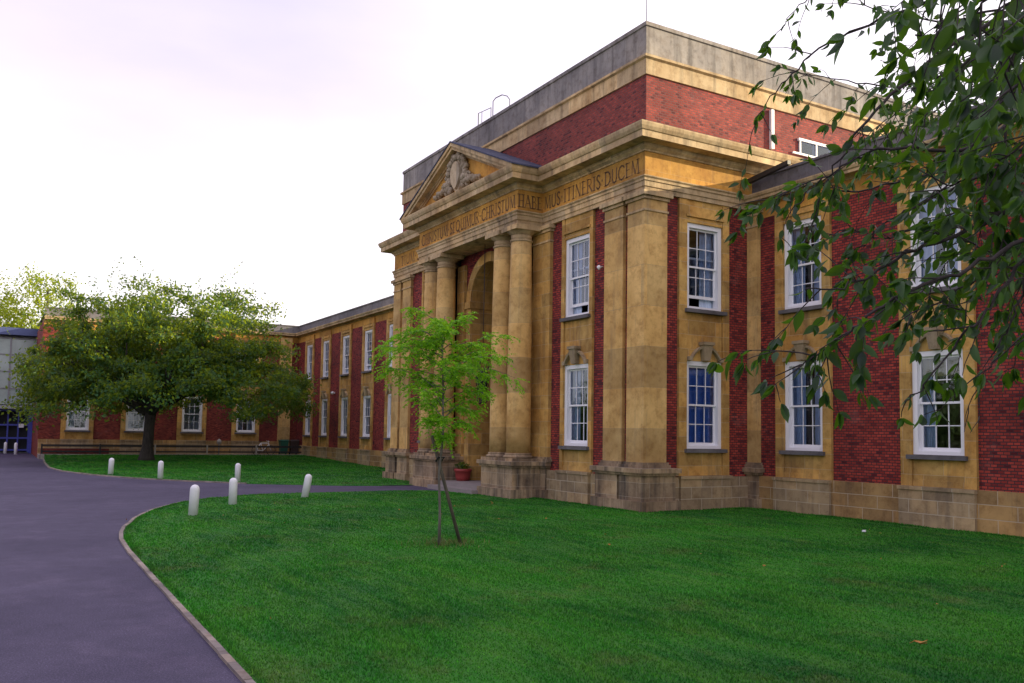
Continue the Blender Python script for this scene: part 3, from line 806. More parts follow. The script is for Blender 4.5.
# ------------------------------------------------------------------ wings
def wing(name, wall, u_start, u_end, centres, label, covers, depth=12, zoff=0, brick='brick', zl=.98, hw=(1.0,.98), ext=None, low=1.75, up=5.79):
    c = wall.p((u_start+u_end)/2, -depth/2, 0)
    root = empty(name, (c[0], c[1], 0), label, 'building')
    TOP = 8.68
    cur = u_start; mb = MB(); pls = []
    strips = [(cc-hw[0], cc+hw[1]) for cc in centres]
    for a, b_ in strips+[(u_end, None)]:
        if a > cur: wall.box(mb, cur, a+.0, -.3, 0, zl-.05, TOP); pl = MB(); wall.box(pl, cur, a, -.3, .10, -.1, zl-.002); pls.append(pl)
        cur = b_
    mb.face([wall.p(u_start,-.32,0), wall.p(u_start,-depth,0), wall.p(u_start,-depth,9.3), wall.p(u_start,-.32,9.3)])
    mb.face([wall.p(u_end,-.32,0), wall.p(u_end,-depth,0), wall.p(u_end,-depth,9.3), wall.p(u_end,-.32,9.3)])
    mb.face([wall.p(u_start,-depth,0), wall.p(u_end,-depth,0), wall.p(u_end,-depth,9.3), wall.p(u_start,-depth,9.3)])
    mb.build('wall', M[brick], root); [q.build('plinth', M['plinth_warm'], root) for q in pls]
    for i, ((a, b_), cc) in enumerate(zip(strips, centres)):
        surround(wall, root, a, b_, cc, None, top=TOP, z0=zl, low=low, up=up)
        lo, upc, op = covers[i % len(covers)]
        put_window(wall, cc, low, root, 0, lo); put_window(wall, cc, up, root, op, upc)
    mb = MB(); wall.box(mb, u_start, u_end, -.3, .0, TOP, 9.10)
    for a, b_ in strips: wall.box(mb, a, b_, .0, .09, TOP, 8.99)
    mb.build('frieze', M['stone_frieze'], root)
    # cornice and lead-covered parapet, sloping back roof
    mb = MB(); W = wall
    prof = [(-.3,9.10),(.03,9.102),(.03,9.13),(.12,9.16),(.36,9.17),(.36,9.25),(.40,9.27),(.43,9.34),(.43,9.37),(-.05,9.42)]
    for (o0,z0),(o1,z1) in zip(prof[:-1], prof[1:]):
        mb.face([W.p(u_start,o0,z0),W.p(u_end,o0,z0),W.p(u_end,o1,z1),W.p(u_start,o1,z1)])
    for u in (u_start, u_end): mb.face([W.p(u,o,zz) for o, zz in prof])
    mb.build('cornice', M['stone_cornice'], root)
    mb = MB(); W.box(mb, u_start, u_end, -.35, .02, 9.40, 9.93); W.box(mb, u_start, u_end, -.40, .07, 9.93, 10.0)
    mb.build('parapet', M['lead2'], root)
    mb = MB(); mb.face([W.p(u_start,-.3,9.6),W.p(u_end,-.3,9.6),W.p(u_end,-depth,9.9),W.p(u_start,-depth,9.9)]); mb.build('roof', M['lead'], root)
    return root
M['lead2'] = stone_mat('grey_blocking_course', (.20,.195,.205), (.15,.145,.155), (.06,.06,.065), .5, bw=1.5, bh=5, jamt=.15)
WR = Wall((0,D), (1,0), (0,-1))
covR = [('both','both',.0),('warm','both',.0),('both','left',0),('left','both',.2)]
rw = wing('wing_building', WR, .0, 29.5, [2.08+4.10*i for i in range(7)], 'red brick wing with white sash windows to the right of the columned block', covR)
covL = [('both','left',0),('left','both',.26),('both','left',.26),('left','left',.26),('both','both',0)]
lw = wing('wing_building', WR, -46.6, XL, [-43.55, -39.85, -35.82, -31.80, -27.85, -24.0, -20.9], 'long red brick wing receding beyond the columned block behind the cherry tree', covL)
# half pilaster in the re-entrant corner, right
pilaster('corner_pilaster', -.0+.02, .44, D-.14, D+.1, (.04,.46,D-.2,D+.1), rw, 8.99, 'stone_col')
# lead flashing where the wing roof meets the tall block
mb = MB(); mb.hexa([(.13,3.62,9.70),(1.9,3.62,9.92),(1.9,3.75,9.92),(.13,3.75,9.70),(.13,3.62,9.84),(1.9,3.62,10.04),(1.9,3.75,10.04),(.13,3.75,9.84)]); mb.build('lead_flashing', M['iron'], rw)
# cross wing, facing the camera
WX = Wall((-46.5,0), (0,1), (1,0))
covX = [('left','left',0),('blind','both',0),('blind','left',0),('both','both',0)]
xw = wing('wing_building', WX, -13.1, 4.06, [-10.82,-7.16,-3.5,.27], 'far red brick cross wing facing across the lawn behind the cherry tree', covX, brick='brick_far', zl=1.25, low=1.86, up=5.9)
mb = MB()
for k in range(26): WX.box(mb, -13.14, -12.62 if k % 2 else -12.80, -.3, .035, 1.3+k*.29, 1.3+k*.29+.235)
mb.build('brick_quoin', M['brick_far'], xw)
mb = MB(); WX.box(mb, 2.62, 3.50, 0, .22, .2, 9.0); mb.build('pilaster', M['stone_col'], xw)

# small wall lamps
def wall_lamp(wall, u, z, parent):
    mb = MB(); wall.box(mb, u-.06, u+.06, .0, .09, z-.04, z+.05); p = wall.p(u,.16,z); mb.lathe([(.05,-.10),(.12,-.02),(.12,.04),(.04,.10)], p, 10); mb.build('wall_lamp', M['white'], parent)
wall_lamp(WR, -37.94, 4.63, lw); wall_lamp(WX, -9.55, 3.7, xw); 

# glazed entrance beyond the cross wing
gx = -58.0
ge = empty('entrance_building', (gx-5, -20, 0), 'pale glazed entrance building with blue framed doors at the far left', 'building')
WG = Wall((gx,0), (0,1), (1,0)); ua, ub = -34.0, -12.9
mb = MB(); WG.box(mb, ua, ub, -8, -.6, 0, 9.0); mb.build('wall', M['paleclad'], ge)
mb = MB()
for k in range(11):
    a = ua+(ub-ua)*k/11; b_ = ua+(ub-ua)*(k+1)/11
    for j, (z0, z1) in enumerate(((3.7,4.9),(4.95,6.2),(6.25,7.5),(7.55,8.7))): WG.box(mb, a+.04, b_-.04, -.12, -.05, z0, z1)
M['palepane'] = plain('frosted_pane', (.26,.32,.31), .15, var=.45, scale=.8)
mb.build('curtain_wall_pane', M['palepane'], ge)
mb = MB()
for k in range(12):
    a = ua+(ub-ua)*k/11; WG.box(mb, a-.05, a+.05, -.14, .02, 3.6, 8.8)
for zz in (4.92, 6.22, 7.52, 8.75): WG.box(mb, ua, ub, -.14, .01, zz-.03, zz+.03)
mb.build('glazing_frame', M['lead'], ge)
mb = MB(); WG.box(mb, ua, ub+.2, -8, .35, 9.0, 9.55); mb.build('roof_fascia', M['blueroof'], ge)
mb = MB(); WG.box(mb, ua, ub, -.5, 1.2, 3.35, 3.6); mb.build('canopy', M['paleclad'], ge)
for k in range(5):
    a = ub-.45-k*2.2
    mb = MB()
    for i in range(4): WG.box(mb, a-i*.70-.05, a-i*.70+.05, -.1, .05, .1, 3.3)
    for zz in (.25, 1.15, 2.15, 3.25): WG.box(mb, a-2.1, a, -.09, .04, zz-.06, zz+.06)
    d = mb.build('glazed_door', M['bluepaint'], ge)
    mb = MB(); WG.box(mb, a-2.1, a, -.5, -.45, .1, 3.3); mb.build('door_glass', M['darkglass'] if 'darkglass' in M else M['dark'], d)
mb = MB(); WG.box(mb, ub-.40, ub-.02, -.4, .1, .0, 3.35); mb.build('blue_panel', M['bluepaint'], ge)
mb = MB(); WG.box(mb, -14.02, -13.68, .06, .07, 1.95, 2.25); mb.build('notice', M['paper'], ge)

# ------------------------------------------------------------------ small things
bolls = [(-2.94,-11.38,0,2.0,'white bollard nearest the camera at the rounded lawn corner'),
 (-5.79,-9.8,0,0,'white bollard on the near lawn corner just right of the nearest one'),
 (-7.69,-7.18,0,9,'white bollard leaning to the right on the near lawn edge'),
 (-16.63,-7.15,0,0,'white bollard across the path half hidden behind an upright near one'),
 (-19.52,-9.6,0,0,'white bollard across the drive just right of the cherry tree trunk'),
 (-23.21,-11.1,0,2,'white bollard on the far lawn edge left of the cherry tree trunk'),
 (-57.0,-14.83,0,0,'leftmost small far white bollard in front of the blue doors'),
 (-54.45,-14.2,0,0,'small far white bollard in front of blue doors next to the brick wall corner')]
mb = MB(); mb.lathe([(.112,-.05),(.112,.60),(.108,.66),(.092,.705),(.06,.735),(.02,.75)], (0,0,0), 20)
bm0 = mb.build('bollard', M['bollard'])
for i, (x, y, zz, tl, lab) in enumerate(bolls):
    o = bm0 if i == 0 else bm0.copy()
    if i: COL.objects.link(o)
    o.location = (x, y, zz); t = R_(tl); o.rotation_euler = (0, 0, 0)
    ax = Vector((.5,.86,0)).cross(Vector((0,0,1))).normalized()            # lean sideways as seen along the drive
    o.rotation_euler = Matrix.Rotation(-t, 3, ax).to_euler()
    if i >= 6: o.scale = (1.0,1.0,1.15)
    tag(o, lab, 'bollard', 'white bollards along the drive')

# flower pot with plant
pot = empty('plant_pot', (-12.1,-.35,.0), 'round red terracotta pot with a low green plant on the porch floor', 'flower pot')
pz = .0
def potloc(): return Vector((-12.1, .0, 0))
pot.location = (-10.42, -.28, .30)
L0 = pot.location.copy()
mb = MB(); mb.lathe([(.24,0),(.28,.14),(.30,.34),(.33,.35),(.34,.37),(.34,.44),(.31,.45),(.29,.41)], L0, 24); mb.build('pot', M['terracotta'], pot)
mb = MB(); mb.lathe([(.27,0),(.1,.02)], L0+Vector((0,0,.40)), 20); mb.build('soil', M['soil'], pot)

def leaves_mesh(pts, dirs, L, Wd, nrm=None, fold=.18, long=False):
    """rhombic leaves (two triangles each as one quad, tip hanging along dirs)"""
    n = len(pts); d = dirs/np.maximum(1e-6, np.linalg.norm(dirs, axis=1))[:,None]
    r = rng.normal(size=(n,3)); s = np.cross(d, r); s /= np.maximum(1e-6, np.linalg.norm(s, axis=1))[:,None]
    nn = np.cross(d, s); L = np.broadcast_to(L, n)[:,None]; Wd = np.broadcast_to(Wd, n)[:,None]
    a = pts; b_ = pts+d*L*.42+s*Wd*.5+nn*Wd*fold; c = pts+d*L; e = pts+d*L*.42-s*Wd*.5+nn*Wd*fold
    V = np.stack([a,b_,c,e], 1).reshape(-1,3); Fc = np.arange(4*n).reshape(n,4)
    return V, Fc
def sphere(n):
    v = rng.normal(size=(n,3)); return v/np.linalg.norm(v, axis=1)[:,None]
p = sphere(160)*np.array([.33,.33,.17])*rng.uniform(.3,1,(160,1))+np.array([0,0,.52])
V, Fc = leaves_mesh(p, sphere(160)+np.array([0,0,.4]), rng.uniform(.08,.14,160), .05)
np_mesh('pot_foliage', V, Fc, M['leaf_cherry'], pot, attr=rng.random(len(Fc)))

# low brick wall, rail, bike, bins
mb = MB(); mb.box(-44.9,-44.65,-13.0,-9.0,.2,.68); o = mb.build('low_brick_wall', M['brick_far']); tag(o, 'low red brick garden wall at the edge of the terrace below the far left window', 'wall')
rl = empty('railing', (-44.4, -4, .28), 'long low dark rail with two bars in front of the far cross wing', 'railing')
mb = MB(); mb.box(-44.47,-44.35,-13.0,4.0-.05,.80,.94); mb.build('top_bar', M['rail'], rl)
mb = MB(); mb.box(-44.45,-44.37,-13.0,4.0-.05,.44,.54); mb.build('lower_bar', M['rail'], rl)
for k in range(6):
    y = -12.95+k*3.38; mb = MB(); mb.box(-44.35,-44.28,y-.05,y+.05,.25,.98); mb.build('post', M['kerbstone'] if k in (2,3,4) else M['rail'], rl)

bike = empty('bicycle', (-45.35,1.35,.28), 'white framed bicycle parked against the far wing beside the green bin', 'bicycle')
bx, bz = -45.35, .28+.34; y1_, y2_ = .85, 1.87
for yy in (y1_, y2_):
    mb = MB(); pts = [(bx, yy+.33*math.cos(2*math.pi*k/22), bz+.33*math.sin(2*math.pi*k/22)) for k in range(23)]; mb.tube(pts, .022, 6); w = mb.build('wheel', M['rubber'], bike)
    mb = MB()
    for k in range(12): a = math.pi*k/6; mb.tube([(bx,yy,bz),(bx,yy+.31*math.cos(a),bz+.31*math.sin(a))], .004, 4)
    mb.build('spokes', M['lead'], w)
mb = MB(); bb = (bx,1.30,bz-.05); st = (bx,1.13,bz+.50); hd = (bx,1.70,bz+.50); hb = (bx,1.73,bz+.40)
for a, c in ((bb,st),(st,hd),(bb,hb),((bx,y1_,bz),bb),((bx,y1_,bz),st),((bx,y2_,bz),hb),(hb,hd)): mb.tube([a,c], .032, 6)
mb.build('frame', M['white'], bike)
mb = MB(); mb.tube([(bx,1.13,bz+.5),(bx,1.11,bz+.60)], .014, 6); mb.box(bx-.07,bx+.07,.98,1.24,bz+.60,bz+.65); mb.build('saddle', M['rubber'], bike)
mb = MB(); mb.tube([(bx,1.70,bz+.5),(bx,1.69,bz+.62)], .014, 6); mb.tube([(bx-.26,1.62,bz+.66),(bx-.1,1.72,bz+.62),(bx+.1,1.72,bz+.62),(bx+.26,1.62,bz+.66)], .016, 6); mb.build('handlebar', M['white'], bike)

def wheelie(x, y, mat, label, name='wheelie_bin'):
    r = empty(name, (x,y,.28), label, 'bin'); mb = MB()
    mb.hexa([(x-.22,y-.23,.36),(x+.22,y-.23,.36),(x+.22,y+.23,.36),(x-.22,y+.23,.36),(x-.3,y-.30,1.28),(x+.3,y-.30,1.28),(x+.3,y+.30,1.28),(x-.3,y+.30,1.28)]); mb.build('body', mat, r)
    mb = MB(); mb.hexa([(x-.33,y-.33,1.28),(x+.33,y-.33,1.28),(x+.33,y+.33,1.28),(x-.33,y+.33,1.28),(x-.33,y-.30,1.33),(x+.28,y-.28,1.40),(x+.28,y+.28,1.40),(x-.33,y+.30,1.33)]); mb.build('lid', mat, r)
    for s_ in (-1,1):
        mb = MB(); mb.tube([(x-.22,y+s_*.27,.38),(x-.22,y+s_*.22,.38)], .10, 12); mb.build('wheel', M['rubber'], r)
wheelie(-45.5, 2.85, M['bin'], 'green wheelie bin standing in the far corner right of the bicycle')
wheelie(-45.5, 3.62, M['binbrown'], 'dark brown bin in the far corner right of the green bin')
# small marker lamp on the terrace
mb = MB(); mb.lathe([(.05,0),(.05,.75),(.16,.78),(.16,.95),(.13,1.02),(.03,1.1)], (-45.6,-1.75,.28), 12)
o = mb.build('path_light', M['kerbstone']); tag(o, 'small pale bollard light on the terrace between the two right windows of the far wing', 'lamp')

# litter and fallen leaves
lit = []
for i in range(70):
    x = random.uniform(-6, 24); y = random.uniform(-13.2, 2.5); lit.append((x, y, .06))
lit = np.array(lit)
V, Fc = leaves_mesh(lit, np.c_[rng.normal(size=(70,2)), rng.uniform(-.1,.3,70)], rng.uniform(.035,.07,70), .035)
o = np_mesh('fallen_leaves', V, Fc, M['leafy_litter'], attr=rng.random(70)); o['kind'] = 'stuff'; tag(o, 'small dry leaves scattered over the near lawn', 'fallen leaves')
mb = MB(); lw_ = [.004,.022,.030,.024,.006]
for i in range(4):
    for s_ in (-1,1):
        q = lambda k, w: (13.66+.03*k, -7.52+w*lw_[k]+.01*k, .065+.012*abs(w)+.010*abs(k-2)+(.006 if s_ > 0 else 0)*k)
        mb.face([q(i,0), q(i+1,0), q(i+1,s_), q(i,s_)])
mb.tube([(13.62,-7.53,.06),(13.66,-7.52,.085)], .003, 4)
o = mb.build('fallen_leaf', M['leafy_litter']); tag(o, 'curled brown fallen leaf on the near lawn at the lower right', 'leaf')
for x, y, lb in ((6.25,1.2,'tiny white scrap of paper on the lawn below the right wing windows'),):
    mb = MB(); mb.hexa([(x-.04,y-.03,.05),(x+.04,y-.035,.05),(x+.03,y+.03,.05),(x-.03,y+.03,.05),(x-.03,y-.03,.085),(x+.04,y-.03,.08),(x+.03,y+.02,.095),(x-.03,y+.03,.08)])
    o = mb.build('paper_scrap', M['paper']); tag(o, lb, 'litter')

# ------------------------------------------------------------------ grass blades
def inside(poly, P):
    x, y = P[:,0], P[:,1]; r = np.zeros(len(P), bool); n = len(poly)
    for i in range(n):
        x1,y1 = poly[i]; x2,y2 = poly[(i+1)%n]
        c = ((y1>y) != (y2>y)); xx = (x2-x1)*(y-y1)/((y2-y1) if y2 != y1 else 1e-9)+x1
        r ^= c & (x < xx)
    return r
CAM = np.array([19.4117,-15.5945])
def blades(name, poly, n, x0, x1, y0, y1, hmin, hmax, zfun, label, near=True):
    out = []
    while sum(map(len, out)) < n:
        P = np.c_[rng.uniform(x0,x1,n*2), rng.uniform(y0,y1,n*2)]; P = P[inside(poly, P)]
        dist = np.linalg.norm(P-CAM, axis=1)
        keep = rng.random(len(P)) < np.minimum(1, (9.0/np.maximum(dist,3))**1.6) if near else np.ones(len(P), bool)
        v = (P-CAM); fwd = v@np.array([-.8640,.5035]); rt = v@np.array([.5035,.8640])
        keep &= (fwd > 2) & (np.abs(rt) < fwd*.75+3)
        out.append(P[keep])
    P = np.concatenate(out)[:n]; dist = np.linalg.norm(P-CAM, axis=1)
    patch = .75+.25*np.sin(P[:,0]*1.7+np.sin(P[:,1]*1.1)*2)*np.sin(P[:,1]*1.3+1)
    h = rng.uniform(hmin,hmax,n)*patch; a = rng.uniform(0,2*np.pi,n); w = .0035+.00045*dist
    z = zfun(P[:,0]); lean = rng.normal(0,.45,(n,2))*h[:,None]
    A = np.c_[P[:,0]-np.cos(a)*w, P[:,1]-np.sin(a)*w, z]; B = np.c_[P[:,0]+np.cos(a)*w, P[:,1]+np.sin(a)*w, z]; T = np.c_[P+lean, z+h]
    V = np.stack([A,B,T],1).reshape(-1,3)
    o = np_mesh(name, V, np.arange(3*n).reshape(n,3), M['blade'], attr=rng.random(n)); tag(o, label, 'grass', kind='stuff')
blades('grass', near_poly, 420000, -10, 34, -13.8, 4, .020, .046, lambda x: np.full(len(x), .018), 'short green mown grass of the large near lawn')
def tufts(name, line, n, spread, label):
    L = np.array(line, float); sg = np.linalg.norm(np.diff(L, axis=0), axis=1); cs = np.r_[0, np.cumsum(sg)]
    t = rng.uniform(0, cs[-1], n); k = np.clip(np.searchsorted(cs, t)-1, 0, len(sg)-1); f = ((t-cs[k])/sg[k])[:,None]
    P = L[k]*(1-f)+L[k+1]*f+np.c_[rng.normal(0,spread,n), rng.normal(0,spread,n)]
    dens = .5+.5*np.sin(t*2.3)*np.sin(t*.83+1); kp = rng.random(n) < dens; P = P[kp]; n = len(P)
    dist = np.linalg.norm(P-CAM, axis=1); h = rng.uniform(.02,.065,n); a = rng.uniform(0,6.28,n); w = .003+.0004*dist
    A = np.c_[P[:,0]-np.cos(a)*w, P[:,1]-np.sin(a)*w, np.full(n,.015)]; B = np.c_[P[:,0]+np.cos(a)*w, P[:,1]+np.sin(a)*w, np.full(n,.015)]; T = np.c_[P+rng.normal(0,.5,(n,2))*h[:,None], .015+h]
    o = np_mesh(name, np.stack([A,B,T],1).reshape(-1,3), np.arange(3*n).reshape(n,3), M['blade'], attr=rng.random(n)); tag(o, label, 'grass', kind='stuff')
tufts('grass', [(x+(.06 if y > -12.9 else 0), y+.065) for x, y in edge_near[1:18]], 11000, .018, 'longer untrimmed grass along the kerb of the near lawn')
tufts('grass', [(-5.3,-.45),(-2.3,-.42),(.3,-.42),(.42,.9),(.3,3.6),(.8,3.72),(12,3.72)], 14000, .05, 'longer untrimmed grass along the foot of the building')
far_poly = far_edge + [(-44,4.0),(-18.4,4.0),(-18.4,-.3),(-12.9,-.3)]
blades('grass', far_poly, 60000, -44, -12.7, -13.2, 4, .04, .075, lambda x: .015+.27*np.clip((-x-30)/14,0,1), 'short green grass of the far lawn round the cherry tree', near=False)

# ------------------------------------------------------------------ trees
def limb(mb, a, b_, r0, r1, n=7, sag=0, jit=.06, sides=7):
    a, b_ = Vector(a), Vector(b_); L = (b_-a).length; P = []; Rr = []
    for i in range(n+1):
        t = i/n; q = a.lerp(b_, t); j = 0 if i in (0, n) else jit*L
        q += Vector((random.gauss(0,j*.5), random.gauss(0,j*.5), random.gauss(0,j*.4)+sag*L*math.sin(math.pi*t)))
        P.append(q); Rr.append(r0+(r1-r0)*t)
    mb.tube(P, Rr, sides); return P

# spreading cherry tree on the far lawn
ct_base = (-37.2,-7.7,zf(-37.2))
rad_ = 0
ct = empty('cherry_tree', ct_base, 'wide spreading cherry tree with dark green crown and short dark trunk on the far lawn', 'tree')
B0 = Vector(ct_base); tk = MB()
tk.tube([B0+Vector((0,0,-.1)),B0+Vector((0,0,.25)),B0+Vector((.02,.03,.8)),B0+Vector((0,.06,1.6)),B0+Vector((0,.1,2.4)),B0+Vector((0,.1,3.1))], [.55,.42,.33,.30,.30,.38], 14)
tips = []
Rv = Vector((.5035,.8640,0)); Fv = Vector((-.8640,.5035,0))
rad = 7.9
for k in range(13):
    a = 2*math.pi*(k+random.uniform(-.2,.2))/13; rr = rad*random.uniform(.50,.66); hz = random.uniform(2.4,6.4)
    e = B0+Vector((math.cos(a)*rr, math.sin(a)*rr, 2.6+hz*.75))
    P = limb(tk, B0+Vector((0,.1,2.7)), e, .22, .08, 7, .05, .05)
    for j in range(4):
        q = P[3+j] if 3+j < len(P) else P[-1]; a2 = a+random.uniform(-.8,.8); ln = random.uniform(2.0,3.8)
        e2 = q+Vector((math.cos(a2)*ln, math.sin(a2)*ln, random.uniform(-.6,2.0))); P2 = limb(tk, q, e2, .07, .02, 5, .04, .07, 5); tips += P2[2:]
        e3 = q+Vector((random.uniform(-1,1), random.uniform(-1,1), random.uniform(1.2,3.0))); P3 = limb(tk, q, e3, .05, .015, 4, 0, .08, 5); tips += P3[2:]
tk.build('trunk', M['bark_dark'], ct)
def crown_top(x, y):          # uneven upper surface of the umbrella crown
    r = math.hypot(x, y)/rad; return 9.5*(1-.26*r**5)+.75*math.sin(x*1.3+1)*math.cos(y*1.1)+.4*math.sin(x*2.7+y*2.1)
C_ = []
for i in range(370):
    a = random.uniform(0, 2*math.pi); r = rad*math.sqrt(random.random()); x, y = r*math.cos(a)*1.0, r*math.sin(a)*1.02
    top = crown_top(x, y); bot = 2.7+1.5*(1-r/rad)+.5*math.sin(x*.9)*math.sin(y*1.2+2)
    if r > rad*.86: top = bot+1.6+random.random()*1.6
    z_ = bot+(top-bot)*random.random()**.8
    C_.append((x+.7, y+1.1, z_, random.uniform(.5,1.15)))
for t in tips:
    d = t-B0; C_.append((d.x, d.y, d.z, random.uniform(.3,.6)))
C_ = np.array(C_); per = 140
n = len(C_)*per; idx = np.repeat(np.arange(len(C_)), per)
off = rng.normal(size=(n,3))*np.array([1,1,.5])*.50
P = C_[idx,:3]+off*C_[idx,3:4]
V, Fc = leaves_mesh(P, rng.normal(size=(n,3))+np.array([0,0,-.5]), rng.uniform(.15,.28,n), rng.uniform(.08,.15,n))
# stray sprays poking out of the crown top
ex_ = []
for i in range(90):
    a = random.uniform(0,2*math.pi); r = rad*random.uniform(.1,1.0); x, y = r*math.cos(a), r*math.sin(a); z0 = crown_top(x,y)-.3
    dx, dy = random.uniform(-.5,.5)+math.cos(a)*.5*r/rad, random.uniform(-.5,.5)+math.sin(a)*.5*r/rad; L = random.uniform(.7,2.1)
    for k in range(16): t = k/15; ex_.append((x+dx*t*L, y+dy*t*L, z0+L*t*.9+random.uniform(-.08,.08)))
ex_ = np.array(ex_)+rng.normal(size=(len(ex_),3))*.07
V2, F2 = leaves_mesh(ex_, rng.normal(size=ex_.shape), rng.uniform(.13,.22,len(ex_)), .09)
np_mesh('crown', np.concatenate([V,V2]), np.concatenate([Fc, F2+len(V)]), M['leaf_cherry'], ct, attr=np.r_[.55*rng.random(len(C_))[idx]+.45*rng.random(n), rng.random(len(F2))])

# trees beyond the far buildings
def back_tree(x, y, h, r, label, mat='leaf_gold', z0=3.5, nc=150, per=60, ls=.30):
    root = empty('background_tree', (x,y,0), label, 'tree', 'trees beyond the far buildings'); tk = MB()
    tk.tube([(x,y,-.2),(x+.1,y,h*.35),(x,y+.2,h*.62),(x,y+.1,h*.9)], [.45,.33,.22,.06], 9)
    for k in range(9):
        a = k*2.4; q = h*random.uniform(.3,.65); tk.tube([(x,y,q),(x+math.cos(a)*r*.4,y+math.sin(a)*r*.4,q+1.2),(x+math.cos(a)*r*.75,y+math.sin(a)*r*.75,q+3)], [.15,.09,.03], 6)
    tk.build('trunk', M['bark_dark'], root)
    c = sphere(nc)*rng.uniform(.45,1,(nc,1))**.6*np.array([r,r,(h-z0)/2])+np.array([0,0,(h+z0)/2]); idx = np.repeat(np.arange(nc), per); n = len(idx)
    P = c[idx]+rng.normal(size=(n,3))*.55*rng.uniform(.5,1.2,(nc,1))[idx]
    V, Fc = leaves_mesh(P, rng.normal(size=(n,3)), rng.uniform(.7,1.3,n)*ls, rng.uniform(.4,.8,n)*ls)
    np_mesh('crown', V, Fc, M[mat], root, attr=rng.random(n))
back_tree(-86,-18.4,19.4,4.6,'tall sunlit golden green tree at the far left edge beyond the entrance building')
back_tree(-84,-11.6,18.3,4.2,'golden tree showing above the cherry crown left side beyond the cross wing')
back_tree(-92,-33,17,6,'golden tree just outside the picture beyond the glazed entrance')

# belt of trees added unseen behind the camera (outside the picture): it closes the low sky off from the facade
bw = rng.uniform(0,1,(900,3)); cc = np.c_[-110+190*bw[:,0], -52-10*bw[:,1], 1.0+ (6.5+3*np.sin(bw[:,0]*40))*bw[:,2]]
idx2 = np.repeat(np.arange(900), 26); P2 = cc[idx2]+rng.normal(size=(len(idx2),3))*1.3
V, Fc = leaves_mesh(P2, rng.normal(size=P2.shape), rng.uniform(.8,1.4,len(P2)), .8)
o = np_mesh('added_tree_belt', V, Fc, M['leaf_cherry2'], attr=rng.random(len(Fc))); tag(o, 'dense unseen belt of trees added behind the viewer to block the low sky', 'trees', kind='stuff')
# young staked tree on the near lawn
sb = Vector((4.58,-8.44,.02))
sp = empty('young_tree', sb, 'slim young tree with bright green layered leaves tied to a stake on the near lawn', 'tree')
tk = MB(); tk.tube([sb+Vector((0,0,-.05)),sb+Vector((.0,0,.6)),sb+Vector((-.03,-.02,1.3)),sb+Vector((.02,.02,2.0)),sb+Vector((-.02,.02,2.9)),sb+Vector((.0,-.03,3.7)),sb+Vector((.04,.0,4.25))], [.034,.026,.023,.021,.017,.012,.006], 8)
tips = []
for k in range(40):
    t_ = k/39; q = 1.9+2.05*t_**.85; a = k*2.4+random.uniform(-.5,.5)
    ln = (.22+1.0*math.sin(math.pi*min(1,max(0,t_*.78+.06)))**1.2)*random.uniform(.55,1.08)
    s0 = sb+Vector((0,0,q)); e = s0+Vector((math.cos(a)*ln, math.sin(a)*ln, ln*random.uniform(.05,.75)))
    if k in (22, 26): e = s0+Rv*(1.35 if k == 22 else 1.1)+Vector((0,0,-.05 if k == 22 else .15))
    if k in (20, 29): e = s0-Rv*(1.05 if k == 20 else 1.15)+Vector((0,0,.12 if k == 20 else .05))
    P = limb(tk, s0, e, .010, .003, 6, .12, .04, 5); tips += [(p_, (P[min(i+1,6)]-P[max(i-1,0)]).normalized(), i/6) for i, p_ in enumerate(P)][1 if t_ > .5 else 2:]
tk.build('trunk', M['bark_young'], sp)
lp = []; ld = []
for p_, d_, t in tips:                                                 # pinnate leaves : leaflets in rows on arching stalks
    for m in range(5):
        st_d = (d_*.7+Vector((random.gauss(0,.7),random.gauss(0,.7),random.gauss(0,.5)))).normalized(); Ls = random.uniform(.16,.30)
        side = st_d.cross(Vector((0,0,1))).normalized()
        for i in range(6):
            t2 = (i+1)/6; q = p_+st_d*Ls*t2+Vector((0,0,-.10*t2*t2))
            for s_ in (-1,1): lp.append(q-sb); ld.append(side*s_*.8+st_d*.5+Vector((0,0,-.35-.2*random.random())))
lp = np.array([tuple(v) for v in lp]); ld = np.array([tuple(v) for v in ld])+rng.normal(size=(len(ld),3))*.15
V, Fc = leaves_mesh(lp, ld, rng.uniform(.055,.095,len(lp)), rng.uniform(.022,.036,len(lp)))
np_mesh('crown', V, Fc, M['leaf_young'], sp, attr=rng.random(len(Fc)))
# suckers at the foot
stk = empty('tree_stake', (4.49,-7.92,0), 'slanting wooden stake with black tie supporting the young tree', 'stake')
top_ = sb+Vector((-.0,-.02,0))+Rv*(-.16)+Vector((0,0,2.02)); bt = Vector((4.49,-7.92,-.1))
mb = MB(); mb.tube([bt, bt.lerp(top_,.5), top_], [.036,.034,.032], 8); mb.build('post', M['wood'], stk)
tm = bt.lerp(top_, .78); mb = MB(); mb.tube([tm+Rv*.05, tm-Rv*.05, sb+Vector((0,0,1.62))-Rv*.05, sb+Vector((0,0,1.62))+Rv*.06, tm+Rv*.05], .016, 6); mb.build('tie', M['rubber'], stk)
mb = MB()
o = None
pp = np.c_[rng.normal(4.52,.30,260), rng.normal(-8.25,.32,260), np.full(260,.02)]
V, Fc = leaves_mesh(pp, rng.normal(size=(260,3))*.5+np.array([0,0,1.0]), rng.uniform(.05,.16,260), .014)
o = np_mesh('weeds', V, Fc, M['weed'], attr=rng.random(260)); tag(o, 'rough dry grass and weeds round the foot of the young tree', 'weeds', kind='stuff')
